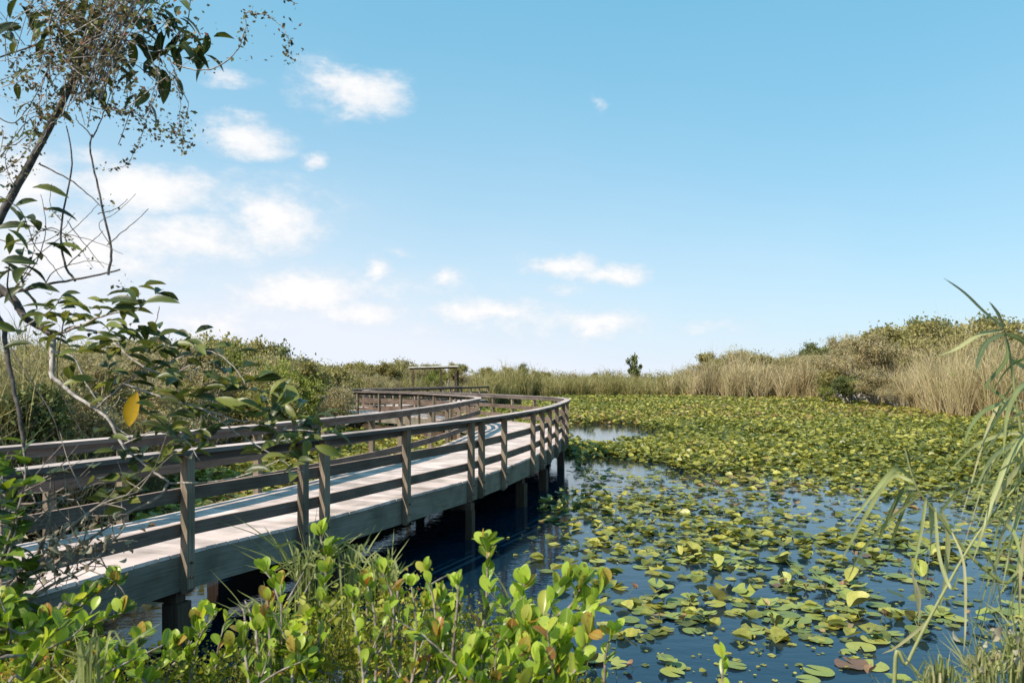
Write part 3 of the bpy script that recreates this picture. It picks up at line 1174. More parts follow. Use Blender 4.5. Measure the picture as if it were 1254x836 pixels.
def shore_pts(n, s0, s1, d0, d1):
    """points along the far/right shore by sideways slope, at depth d behind the edge"""
    s = rng.uniform(s0, s1, n)
    dd = d0 + (d1 - d0) * rng.random(n) ** 1.3
    lo = np.full(n, 20.)
    hi = np.full(n, 160.)
    for _ in range(30):
        md = (lo + hi) / 2
        v = shore_r(s * md, md)
        hi = np.where(v > 0, md, hi)
        lo = np.where(v > 0, lo, md)
    y = (lo + hi) / 2 + dd
    return s * y, y


def hmod(x, y, base, var, sc, seed):
    return base * np.clip(1 + var * 1.3 * noise2(x, y, sc * 1.8, seed) + .14 * noise2(x, y, 3.0, seed + 1), .35, 1.5) * rng.uniform(.6, 1.2, len(x))


x, y = shore_pts(15000, .385, .95, -1.0, 8)
s = x / y
k = rng.random(len(x)) < np.interp(s, [.385, .42, .47, .51, .54, .66, .70, .95], [.3, .12, .12, .35, 1, 1, .35, .4])
x, y = x[k], y[k]
s = x / y
reed_bed('reed_bed', 'tall tan reeds in feathery clumps along the right shore', x, y,
         hmod(x, y, 4.1, .22, .5, 31) * np.interp(s, [.44, .5, .55, .65, .72, .8], [.6, .7, 1.05, 1.05, .75, .8]), 'tan', .035, leafy=2, clump=45)
x, y = shore_pts(16000, .215, .42, -1.5, 10)
k = rng.random(len(x)) < .6 + .55 * noise2(x, y, .25, 77)
x, y = x[k], y[k]
reed_bed('reed_bed', 'tan and straw coloured reeds standing at the far shore of the lily pond', x, y, hmod(x, y, 4.0, .25, .3, 32), 'tan', .06, leafy=2, clump=45)
x, y = shore_pts(14000, -.05, .235, -1.5, 12)
reed_bed('reed_bed', 'low green reeds along the distant shore behind the lily mat', x, y, hmod(x, y, 2.7, .25, .2, 33), 'greenreed', .06, leafy=2, clump=40)
x, y = shore_pts(14000, -.5, .0, -3, 9)
reed_bed('reed_bed', 'brownish green reeds behind the far railings of the boardwalk', x, y, hmod(x, y, 2.3, .3, .3, 34), 'greenreed', .05, leafy=2, clump=40)


def left_pts(n, d0, d1, y0, y1):
    y = rng.uniform(y0, y1, n)
    dd = d0 + (d1 - d0) * rng.random(n) ** 1.2
    return np.interp(y, LB[:, 1], LB[:, 0]) - dd, y


x, y = left_pts(5500, .8, 5, 9, 27)
reed_bed('reed_bed', 'tall green and brown reeds crowding the left shore behind the railing', x, y, hmod(x, y, 2.75, .2, .6, 35), 'greenreed', .026, leafy=5)
x, y = left_pts(7000, -.5, 2.5, 5, 24)
reed_bed('reed_bed', 'dark tangled brush and grass directly behind the left railing', x, y, hmod(x, y, 1.7, .2, .6, 38), 'brush', .016, leafy=4, clump=50, seg=3)
x, y = left_pts(9000, -.8, 3, 23, 58)
reed_bed('reed_bed', 'dry brown grass at the foot of the left bank thicket', x, y, hmod(x, y, 1.9, .3, .6, 36), 'tan', .03, leafy=2, rlo=0, rhi=.8)


# ------------------------------------------------------------------ trees
def make_tree(seed, h, spread, style, leafmat, nleaf, lsz, lean=0.0):
    """returns trunk and crown meshes for a tree of height 1 (scaled on placement)"""
    r = np.random.default_rng(seed)
    ta, ca = Acc(), Acc()
    tips = []

    def grow(p, d, L, rad_, lvl):
        n_ = 5
        pts = [p]
        for q in range(n_):
            d = unit(d + r.normal(0, .16, 3) + np.array([0, 0, .05]))
            pts.append(pts[-1] + d * L / n_)
        tube(ta, pts, [rad_, rad_ * .55], 5 if lvl < 2 else 3)
        if lvl >= 2:
            tips.extend(pts[2:])
        if lvl < 3:
            for q in range(int(r.integers(3, 5))):
                f = r.uniform(.3, 1)
                b = pts[min(n_, 1 + int(f * n_))]
                az2 = r.uniform(0, TAU)
                dd = unit(d * .5 + np.array([math.cos(az2) * spread, math.sin(az2) * spread, r.uniform(.1, .8)]))
                grow(b, dd, L * r.uniform(.5, .72), rad_ * .5, lvl + 1)
    nst_ = 3 if style == 'bush' else 1
    for q in range(nst_):
        a2 = r.uniform(0, TAU)
        grow(np.array([r.normal() * .03 * nst_, r.normal() * .03 * nst_, -.05]), unit(np.array([math.cos(a2) * .25 * (nst_ > 1) + lean, math.sin(a2) * .25 * (nst_ > 1), 1])),
             .42 if style != 'pine' else .7, .022 if nst_ > 1 else .03, 0)
    tips = np.array(tips)
    top = tips[:, 2].max()
    sc = 1 / top
    cl = tips[r.integers(0, len(tips), max(12, nleaf // 60))]
    idx = r.integers(0, len(cl), nleaf)
    sig = r.uniform(.012, .045, len(cl))[idx]
    T = cl[idx] + r.normal(size=(nleaf, 3)) * sig[:, None] * np.array([1.2, 1.2, .8])
    T[:, 2] = np.maximum(T[:, 2], .02)
    X = unit(r.normal(size=(nleaf, 3)) + np.array([0, 0, .2]))
    Nn = unit(r.normal(size=(nleaf, 3)) + np.array([0, 0, 1.0]))
    scatter(ca, SM_V, SM_F, X, Nn, T, r.uniform(.6, 1.3, nleaf) * lsz, np.clip(r.uniform(0, 1, len(cl))[idx] * .6 + r.uniform(0, .4, nleaf), 0, 1))
    for A_ in (ta, ca):
        A_.V = [v * sc for v in A_.V]
    tm = ta.mesh('trunk', True)
    tm.materials.append(M['fartrunk'])
    cm = ca.mesh('crown', False)
    cm.materials.append(M[leafmat])
    return tm, cm


KINDS = {
    'olive': [make_tree(1, 1, .8, 'tree', 'olive', 9000, .027), make_tree(2, 1, .9, 'bush', 'olive', 10000, .026), make_tree(21, 1, .7, 'tree', 'olive', 8000, .028)],
    'dark': [make_tree(3, 1, .8, 'tree', 'dark', 9000, .028), make_tree(4, 1, 1.0, 'bush', 'dark', 10000, .026)],
    'grey': [make_tree(5, 1, .8, 'tree', 'greyfol', 9000, .016), make_tree(6, 1, .9, 'bush', 'greyfol', 11000, .016), make_tree(61, 1, .7, 'bush', 'greyfol', 12000, .016)],
    'lime': [make_tree(7, 1, .9, 'bush', 'lime', 9000, .026)],
}
DESC = {'olive': 'olive green tree', 'dark': 'dark green tree', 'grey': 'grey-brown half-bare shrub', 'lime': 'bright yellow-green shrub'}
NAME = {'olive': 'tree', 'dark': 'tree', 'grey': 'shrub', 'lime': 'shrub'}
ORD = ['first', 'second', 'third', 'fourth', 'fifth', 'sixth', 'seventh', 'eighth', 'ninth', 'tenth', 'eleventh', 'twelfth', 'thirteenth', 'fourteenth',
       'fifteenth', 'sixteenth', 'seventeenth', 'eighteenth', 'nineteenth', 'twentieth', 'twenty-first', 'twenty-second', 'twenty-third', 'twenty-fourth', 'twenty-fifth', 'twenty-sixth']


def place_tree(kind, x, y, h, wd=1.0, label=None, group=None, name=None, cat=None):
    tm, cm = KINDS[kind][int(rng.integers(len(KINDS[kind])))]
    z = max(0.0, float(ground_z(np.array([x]), np.array([y]))[0]))
    t = thing(name or NAME[kind], label or DESC[kind], cat or NAME[kind], (x, y, z), group)
    t.rotation_euler = (0, 0, rng.uniform(0, TAU))
    t.scale = (h * wd, h * wd, h)
    for nm, m_ in (('trunk', tm), ('crown', cm)):
        o = bpy.data.objects.new(nm, m_)
        C.objects.link(o)
        o.parent = t
    return t


def row(spec, where_txt, group):
    """spec: list of (kind, px, Y, top_py, width); labels count each kind from the left"""
    cnt = {}
    for kind, px, Y, tpy, wd in sorted(spec, key=lambda s: s[1]):
        cnt[kind] = cnt.get(kind, 0) + 1
        h = EYE + (HZ - tpy) / FP * Y - .3
        place_tree(kind, (px - CX) / FP * Y, Y, h, wd, '%s from left among the %ss %s' % (ORD[cnt[kind] - 1], DESC[kind], where_txt), group)


row([('grey', 850, 104, 446, 1.2), ('grey', 880, 100, 438, 1.2), ('grey', 905, 100, 430, 1.2), ('olive', 925, 102, 436, 1.1), ('grey', 945, 100, 438, 1.2), ('grey', 972, 100, 436, 1.2), ('olive', 990, 100, 432, 1.1), ('grey', 1015, 94, 424, 1.2), ('grey', 868, 108, 443, .8), ('olive', 890, 112, 428, .9), ('grey', 915, 106, 436, .9), ('olive', 938, 118, 437, .9), ('grey', 958, 104, 440, .9),
     ('grey', 985, 104, 433, .9), ('dark', 1012, 112, 418, .8), ('grey', 1035, 98, 432, .9), ('dark', 1000, 118, 427, .8)],
    'rising behind the far tan reeds', 'trees behind the far tan reeds')
row([('grey', 1065, 70, 420, 1.2), ('grey', 1095, 70, 408, 1.2), ('grey', 1040, 76, 430, 1.2), ('olive', 1050, 70, 445, 1.2), ('grey', 1020, 84, 436, 1.2), ('grey', 1210, 64, 410, 1.2), ('olive', 1075, 64, 458, 1.1), ('grey', 1100, 58, 465, 1.3), ('grey', 1155, 66, 430, 1.2), ('grey', 1230, 54, 450, 1.3), ('grey', 1250, 60, 405, 1.2), ('grey', 1090, 62, 445, 1.3), ('olive', 1070, 84, 404, 1.0), ('grey', 1052, 80, 424, 1.0), ('olive', 1100, 88, 398, .9), ('olive', 1132, 80, 396, .9), ('grey', 1118, 72, 424, 1.0),
     ('olive', 1160, 76, 394, 1.0), ('dark', 1145, 90, 392, .8), ('olive', 1195, 72, 396, .9), ('olive', 1225, 68, 392, .9), ('dark', 1212, 80, 390, .8),
     ('grey', 1175, 66, 420, 1.0), ('grey', 1085, 74, 438, 1.1), ('olive', 1255, 62, 394, .9), ('grey', 1240, 58, 420, 1.0), ('olive', 1290, 60, 392, .9),
     ('grey', 1050, 92, 412, .9), ('grey', 1140, 62, 452, 1.2), ('grey', 1200, 60, 446, 1.2), ('grey', 1270, 52, 440, 1.1), ('grey', 1010, 90, 455, 1.2), ('olive', 1110, 66, 438, 1.0), ('olive', 1235, 60, 425, 1.0), ('olive', 1180, 68, 408, 1.0)],
    'in the right shore thicket', 'thicket on the right shore')
place_tree('dark', (1040 - CX) / FP * 66, 66, 2.9, 1.15, 'dark green bush overhanging the lily mat at the right shore', None, 'bush', 'bush')
place_tree('lime', (1006 - CX) / FP * 70, 70, 2.2, 1.0, 'bright yellow-green bush low beside the dark overhanging bush', None, 'bush', 'bush')
row([('olive', 612, 105, 447, .9), ('grey', 632, 104, 449, 1.0), ('olive', 650, 108, 452, .9), ('olive', 672, 112, 456, .9), ('grey', 690, 110, 457, 1.1),
     ('dark', 640, 118, 446, .7), ('olive', 712, 116, 460, 1.0), ('olive', 740, 118, 459, 1.0), ('dark', 728, 122, 457, .8), ('olive', 815, 116, 458, 1.0)],
    'on the low horizon right of the railings', 'trees on the low horizon')
row([('olive', 412, 74, 448, 1.1), ('olive', 436, 80, 442, 1.0), ('olive', 462, 82, 440, 1.0), ('olive', 488, 84, 440, 1.0), ('grey', 500, 78, 450, 1.1),
     ('olive', 514, 86, 443, 1.0), ('grey', 450, 74, 452, 1.1), ('olive', 545, 88, 443, .9), ('olive', 568, 90, 446, .9), ('grey', 582, 86, 452, 1.0), ('grey', 474, 72, 455, 1.1),
     ('lime', 430, 72, 455, 1.1), ('lime', 525, 80, 455, 1.0), ('olive', 400, 66, 450, 1.0)],
    'behind the far railings near the shelter', 'trees behind the far railings')
row([('olive', 395, 38, 444, .9), ('dark', 372, 36, 432, 1.0), ('olive', 352, 33, 424, .9), ('grey', 330, 30, 428, .9), ('dark', 340, 40, 418, .8), ('grey', 300, 28, 410, .9),
     ('lime', 285, 27, 415, .8), ('olive', 310, 36, 412, .8), ('grey', 255, 27, 407, .9), ('olive', 235, 30, 400, .8), ('olive', 268, 32, 403, .8), ('grey', 205, 25, 412, .9),
     ('lime', 340, 27, 450, .9), ('grey', 160, 26, 415, .9), ('olive', 120, 30, 412, .8), ('grey', 90, 24, 425, .8), ('grey', 380, 30, 462, 1.0), ('olive', 310, 25, 455, .9),
     ('grey', 15, 16, 440, 1.2), ('grey', 75, 17, 432, 1.2), ('grey', 125, 18, 440, 1.2), ('grey', 50, 20, 415, 1.1), ('grey', 40, 15, 470, 1.2), ('olive', 110, 17, 478, 1.1), ('grey', 165, 18, 480, 1.2), ('dark', -10, 13, 470, 1.1), ('grey', 215, 21, 482, 1.1), ('olive', 30, 30, 420, .8), ('grey', -20, 26, 420, .9), ('grey', 250, 24.5, 450, .9), ('olive', 185, 24, 452, .9), ('grey', 130, 23, 460, .9), ('grey', 60, 22, 455, .9)],
    'in the left shore thicket', 'thicket on the left shore')

# lone tree on the horizon
lt = make_tree(44, 1, .8, 'tree', 'dark', 1500, .06)
KINDS['lone'] = [lt]
NAME['lone'] = 'tree'
place_tree('lone', (775 - CX) / FP * 125, 125, 6.2, .62, 'lone dark tree standing above the low reeds on the horizon', None, 'tree', 'tree')

# far wood that reads as one mass
a = Acc()
n = 200000
s = rng.uniform(-1.2, 1.3, n)
d = rng.uniform(6, 40, n)
yy = np.interp(s, [-1.2, -.5, -.1, .08, .4, .5, .65, 1.3], [60, 84, 112, 122, 112, 92, 74, 55]) + d
xx = s * yy
hh = np.interp(s, [-1.2, -.5, -.2, -.05, .0, .1, .22, .3, .42, .48, .6, 1.3], [4.6, 4.2, 4.0, 3.4, 3.8, 3.0, 3.6, 7.0, 7.4, 8.4, 8.0, 7.2])
hh = hh * (1 + .16 * noise2(xx, yy, .25, 51) + .12 * noise2(xx, yy, .9, 52))
nc = 4200
zc = hh[:nc] * (1 - rng.random(nc) ** 1.2 * .8)
ci = rng.integers(0, nc, n)
jit_ = rng.normal(0, 1, (n, 3)) * rng.uniform(.18, .55, nc)[ci][:, None] * np.array([1.25, 1.25, .8])
scatter(a, SM_V, SM_F, rand_dirs(n), rand_dirs(n, 1.2), np.stack([xx[ci], yy[ci], zc[ci]], -1) + jit_, rng.uniform(.12, .30, n),
        np.clip(.5 + .35 * noise2(xx[ci], yy[ci], .5, 53) + rng.normal(0, .2, nc)[ci] + rng.normal(0, .1, n), 0, 1))
o = a.build('far_wood', M['olive'], None, False)
tag(o, 'low olive wood forming the distant skyline all round the pond', 'wood', None, 'stuff')


# ------------------------------------------------------------------ foreground
def leaves_along(la, pts, n, size, tmpl, t0=.15, up=.2, out=1.0, rlo=0., rhi=1., two=False, facing=0.0, jit=.25, ph=None):
    """leaves set alternately along a stem"""
    pts = np.asarray(pts)
    L = np.linspace(0, 1, len(pts))
    ts = np.linspace(t0, 1, n) + rng.normal(0, .3 / max(n, 1), n)
    ts = np.clip(ts, 0, 1)
    T = np.stack([np.interp(ts, L, pts[:, k]) for k in range(3)], -1)
    tg = unit(np.gradient(pts, axis=0))
    D = unit(np.stack([np.interp(ts, L, tg[:, k]) for k in range(3)], -1))
    ph = rng.uniform(0, TAU) if ph is None else ph
    ang = ph + np.arange(n) * (math.pi if two else 2.4) + rng.normal(0, .25, n)
    a_ = unit(np.cross(D, np.array([.2, .97, .1])))
    b_ = np.cross(D, a_)
    rad_ = a_ * np.cos(ang)[:, None] + b_ * np.sin(ang)[:, None]
    X = unit(D * rng.uniform(.35, .8, n)[:, None] + rad_ * out + np.array([0, 0, up]) + rng.normal(0, jit, (n, 3)))
    Nn = unit(D * .8 - rad_ * .3 + np.array([0, -facing, .6]) + rng.normal(0, .3, (n, 3)))
    S = size * rng.uniform(.7, 1.15, n)
    S = np.stack([S, S * rng.uniform(.85, 1.1, n), S * rng.uniform(.5, 1.5, n)], -1)
    scatter(la, tmpl[0], tmpl[1], X, Nn, T, S, rng.uniform(rlo, rhi, n), tmpl[2])


def stem_px(pl, Y0, Y1=None):
    """stem polyline from picture directions and distances"""
    Y1 = Y0 if Y1 is None else Y1
    ys_ = np.linspace(Y0, Y1, len(pl))
    return np.array([P(p[0], p[1], y_) for p, y_ in zip(pl, ys_)])


# --- leafy shrubs on the near bank
def shrub(name, label, base, sprigs, size=.062, mat='coco', tmpls=(OBO, OBO2), rlo=.1, rhi=.93, cat='shrub', group='leafy shrubs on the near bank'):
    """sprigs: (polyline px, Y0, Y1, leaves); every sprig is led back to the base"""
    t = thing(name, label, cat, base, group)
    sa, la = Acc(), Acc()
    b = np.array(base, float)
    for pl, Y0, Y1, n in sprigs:
        pts = stem_px(pl, Y0, Y1)
        root = b + rng.normal(0, .05, 3) * np.array([1, 1, 0])
        mid_ = (root + pts[0]) / 2 + np.array([0, 0, .05]) + rng.normal(0, .03, 3)
        full = catmull(np.vstack([root, mid_, pts]), 6)
        tube(sa, full, [.007, .0022], 5)
        c = catmull(pts, 6)
        leaves_along(la, c, int(n * .9), size * .88, tmpls[int(rng.integers(len(tmpls)))], .0, .5, .5, rlo, rhi, False, .5)
        leaves_along(la, c, int(n * .8), size * .58, OBO2, .05, .4, .7, rlo, 1, False, .4, .4)
        if rng.random() < .7:   # a side shoot
            i0 = int(len(c) * rng.uniform(.2, .6))
            e_ = c[i0] + np.array([rng.normal(0, .07), rng.normal(0, .05), rng.uniform(.06, .13)])
            cc = catmull([c[i0], (c[i0] + e_) / 2 + rng.normal(0, .01, 3), e_], 4)
            tube(sa, cc, [.003, .0015], 4)
            leaves_along(la, cc, 7, size * .7, OBO, .2, .4, .6, rlo, 1, False, .5)
        # a little rosette at the tip
        k_ = 3
        X = unit(np.array([0, 0, 1.0]) + rng.normal(0, .35, (k_, 3)))
        scatter(la, OBO[0], OBO[1], X, unit(rng.normal(0, .5, (k_, 3)) + np.array([0, -1, 0])), np.repeat(c[-1:], k_, 0),
                np.full(k_, size * .75), rng.uniform(.75, 1, k_), OBO[2])
    sa.build('stem', M['twig'], t)
    la.build('leaves', M[mat], t)
    return t


shrub('coco_shrub', 'leafy shrub arching low from the bottom left corner, bright rounded leaves', (-1.35, 1.5, 1.05), [
    ([(-40, 830), (20, 800), (80, 755), (140, 712)], 1.7, 1.95, 20), ([(-30, 840), (40, 800), (100, 770), (150, 750)], 1.6, 1.9, 16),
    ([(-20, 800), (30, 775), (60, 760)], 1.7, 1.8, 11), ([(30, 850), (70, 815), (95, 775)], 1.7, 1.8, 12),
    ([(0, 860), (30, 830), (50, 800)], 1.6, 1.7, 12), ([(80, 860), (100, 830), (112, 800)], 1.7, 1.8, 12), ([(60, 770), (90, 740), (120, 722), (145, 715)], 1.8, 2.0, 12),
    ([(-30, 790), (-5, 770), (10, 740)], 1.7, 1.8, 10)], .060)
shrub('coco_shrub', 'leafy shrub before the dark water under the deck, narrow upright sprigs', (-.85, 1.75, 1.05), [
    ([(120, 860), (150, 820), (175, 780)], 1.8, 1.9, 12), ([(160, 860), (190, 825), (215, 790)], 1.8, 1.9, 12), ([(200, 850), (225, 800), (243, 760)], 1.9, 2.0, 12),
    ([(230, 850), (238, 800), (250, 752)], 1.9, 2.0, 10), ([(140, 870), (140, 830), (128, 800)], 1.7, 1.8, 12), ([(250, 860), (262, 820), (285, 790)], 1.9, 1.9, 9),
    ([(90, 870), (110, 840), (130, 815)], 1.6, 1.7, 10), ([(190, 870), (180, 840), (165, 815)], 1.7, 1.7, 12)], .056)
shrub('coco_shrub', 'leafy shrub with big glossy upright leaves below the paired railing posts', (-.5, 1.75, 1.05), [
    ([(420, 860), (390, 820), (350, 790), (318, 772)], 1.8, 1.75, 13), ([(400, 860), (400, 800), (395, 745), (400, 700)], 2.0, 2.1, 12),
    ([(360, 860), (350, 770), (335, 715), (325, 700)], 2.0, 2.1, 10), ([(430, 860), (445, 790), (450, 735), (452, 712)], 2.0, 2.1, 11),
    ([(395, 740), (398, 690), (392, 655)], 2.1, 2.15, 9), ([(450, 860), (470, 800), (475, 740), (470, 700)], 1.9, 2.1, 10),
    ([(380, 870), (375, 830), (360, 800)], 1.7, 1.7, 10)], .060)
shrub('coco_shrub', 'bushy shrub of small mixed leaves in the middle of the bank', (-.3, 1.6, 1.05), [
    ([(440 + 14 * q_, 880), (445 + 15 * q_, 830), (436 + 17 * q_ + (q_ % 3) * 6, 770 - (q_ % 4) * 14), (432 + 18 * q_, 735 - (q_ % 3) * 18)], 1.66 + .03 * (q_ % 4), 1.78, 14) for q_ in range(8)], .045, rlo=0, rhi=1)
shrub('coco_shrub', 'bushy shrub of small bright leaves between the dark gap and the glossy upright leaves', (-.62, 1.6, 1.05), [
    ([(300 + 12 * q_, 880), (305 + 13 * q_, 840), (300 + 15 * q_, 800 - (q_ % 3) * 14), (296 + 16 * q_, 775 - (q_ % 4) * 20)], 1.64 + .03 * (q_ % 4), 1.76, 13) for q_ in range(7)], .045, rlo=0, rhi=1)
shrub('coco_shrub', 'tall leafy shrub rising in front of the dark reflection of the boardwalk', (-.1, 1.7, 1.05), [
    ([(560, 870), (585, 800), (595, 740), (597, 685), (596, 668)], 1.75, 1.9, 20), ([(540, 870), (545, 820), (535, 780)], 1.6, 1.65, 11),
    ([(520, 870), (530, 800), (548, 750)], 1.8, 1.85, 11), ([(590, 870), (610, 820), (625, 780)], 1.7, 1.75, 10), ([(500, 860), (505, 810), (520, 745)], 1.9, 2.0, 9),
    ([(560, 870), (570, 830), (575, 800)], 1.6, 1.6, 10), ([(600, 870), (590, 840), (590, 800)], 1.6, 1.6, 10)], .062)
shrub('coco_shrub', 'leafy shrub with the palest sunlit rounded leaves beside the open water', (.08, 1.65, 1.05), [
    ([(640, 870), (650, 800), (672, 740), (695, 712)], 1.7, 1.8, 17), ([(640, 870), (680, 790), (720, 745), (740, 718)], 1.7, 1.8, 17),
    ([(650, 870), (640, 800), (638, 745), (642, 715)], 1.75, 1.8, 16), ([(620, 870), (625, 820), (645, 765)], 1.65, 1.7, 13), ([(680, 870), (705, 820), (722, 775)], 1.65, 1.7, 13),
    ([(660, 870), (680, 830), (690, 790)], 1.6, 1.6, 13), ([(640, 880), (640, 850), (660, 815)], 1.5, 1.5, 10), ([(590, 870), (600, 840), (640, 800)], 1.55, 1.6, 10),
    ([(665, 800), (700, 740), (715, 712)], 1.75, 1.8, 12)], .066, rlo=.35, rhi=.94)
shrub('coco_shrub', 'small sprig of rounded leaves standing alone at the bottom edge of the water', (.42, 1.75, .7), [
    ([(700, 900), (735, 860), (742, 800), (750, 775)], 1.75, 1.8, 8), ([(880, 900), (884, 850), (885, 805)], 1.8, 1.85, 7)], .05, rlo=.4)

# --- long-bladed grass tufts among them
def blade(acc, pts, width, rnd, face=(0, -1, 0), twist=.3, tipw=.04):
    c = catmull(pts, 6)
    n_ = len(c)
    T = unit(np.gradient(c, axis=0))
    f = unit(np.array(face, float) + rng.normal(0, twist, 3))
    S = unit(np.cross(T, f))
    up_ = np.cross(S, T)
    t = np.linspace(0, 1, n_)
    wv = width * np.interp(t, [0, .15, .5, .85, 1], [.55, .9, 1, .5, tipw])
    V = np.stack([c - S * wv[:, None] / 2 + up_ * wv[:, None] * .12, c, c + S * wv[:, None] / 2 + up_ * wv[:, None] * .12], 1).reshape(-1, 3)
    U = np.stack([np.repeat(t, 3), np.tile([-1, 0, 1], n_)], -1)
    f_ = []
    for i in range(n_ - 1):
        q = i * 3
        f_ += [[q, q + 3, q + 4, q + 1], [q + 1, q + 4, q + 5, q + 2]]
    acc.add(V, np.array(f_), rnd, U)


def tuft(px, py, Y, n, L, spread, label, zb=1.0, wd=.006, mat='reed', rlo=.1, rhi=.8, group='grass tufts on the near bank'):
    b = P(px, py, Y)
    t = thing('grass_tuft', label, 'grass tuft', (b[0], b[1], zb), group)
    a_ = Acc()
    for q in range(n):
        a2 = rng.uniform(0, TAU)
        d = np.array([math.cos(a2), math.sin(a2) * .6, 0]) * spread * rng.uniform(.3, 1.2)
        l = L * rng.uniform(.6, 1.2)
        r0 = b + rng.normal(0, .015, 3)
        pts = [(b[0] + rng.normal(0, .01), b[1], zb), r0, r0 + d * .45 * l + np.array([0, 0, l * .55]), r0 + d * 1.1 * l + np.array([0, 0, l * rng.uniform(.72, 1.05)])]
        blade(a_, pts, wd * rng.uniform(.7, 1.3), rng.uniform(rlo, rhi))
    a_.build('blades', M[mat], t)
    return t


tuft(375, 735, 2.2, 44, .22, .9, 'spiky green grass tuft in front of the boardwalk fascia below the paired posts')
tuft(330, 800, 1.9, 14, .18, .8, 'small grass tuft right of the dark water gap')
tuft(470, 740, 2.1, 36, .17, .7, 'fine grass tuft before the shaded underside of the boardwalk')
tuft(430, 720, 2.2, 16, .16, .8, 'short grass tuft left of the fine tuft', zb=1.0)
tuft(640, 790, 2.0, 9, .2, 1.0, 'sparse grass tuft behind the palest shrub', zb=.9)
tuft(110, 850, 1.6, 14, .14, .8, 'low grass tuft under the arching corner shrub')

# --- fine undergrowth, uncountable
a = Acc()
n = 30000
pxs = rng.uniform(-30, 735, n)
lim = np.interp(pxs, [-30, 60, 120, 200, 280, 330, 400, 480, 540, 600, 650, 700, 735], [770, 785, 800, 815, 805, 765, 735, 725, 735, 760, 790, 825, 845])
pys = lim + rng.random(n) ** 1.3 * 120 + 4
dep = rng.uniform(1.75, 2.5, n)
T = np.stack([(pxs - CX) / FP * dep, dep, EYE - (pys - HZ) / FP * dep], -1)
T += np.repeat(rng.normal(0, .03, (n // 8, 3)), 8, 0)
rn = np.clip(.45 + .4 * noise2(T[:, 0], T[:, 2], 8, 61) + rng.normal(0, .2, n), 0, 1)
big_ = rng.random(n) < .05
scatter(a, OBO[0], OBO[1], rand_dirs(int(big_.sum()), .9), rand_dirs(int(big_.sum()), .8), T[big_], rng.uniform(.015, .035, int(big_.sum())), rn[big_], OBO[2])
q = ~big_
scatter(a, SM_V, SM_F, rand_dirs(int(q.sum()), .7), rand_dirs(int(q.sum()), .6), T[q], rng.uniform(.004, .013, int(q.sum())), rn[q], SM_U)
for q in range(1500):
    px = rng.uniform(-20, 700)
    p0 = np.interp(px, [-30, 200, 280, 400, 540, 650, 735], [830, 850, 840, 770, 770, 830, 870])
    b = P(px, p0 + 50, rng.uniform(1.8, 2.4))
    d = np.array([rng.normal(0, .05), rng.normal(0, .05), rng.uniform(.04, .14)])
    tube(a, [b, b + d * .5 + rng.normal(0, .008, 3), b + d], [.0016, .0007], 3, rng.uniform(.3, .9))
o = a.build('undergrowth', M['moss'], None, True)
tag(o, 'yellow-brown mossy undergrowth under the leafy shrubs on the near bank', 'undergrowth', None, 'stuff')
# dead stalks lying in it
a = Acc()
for (x0, y0, x1, y1) in ((350, 795, 372, 755), (360, 800, 385, 770), (395, 770, 420, 745), (352, 735, 372, 700), (365, 740, 380, 712), (300, 845, 330, 800), (520, 720, 560, 700), (640, 765, 668, 738),
                         (672, 760, 690, 700), (300, 760, 292, 740), (308, 770, 300, 735)):
    tube(a, catmull([P(x0, y0, 2.0), P((x0 + x1) / 2 + 2, (y0 + y1) / 2 - 3, 2.05), P(x1, y1, 2.1)], 4), [.0035, .002], 5)
o = a.build('dead_stalks', M['twig'], None)
tag(o, 'pale dead stalks lying among the bank undergrowth', 'stalks', None, 'stuff')

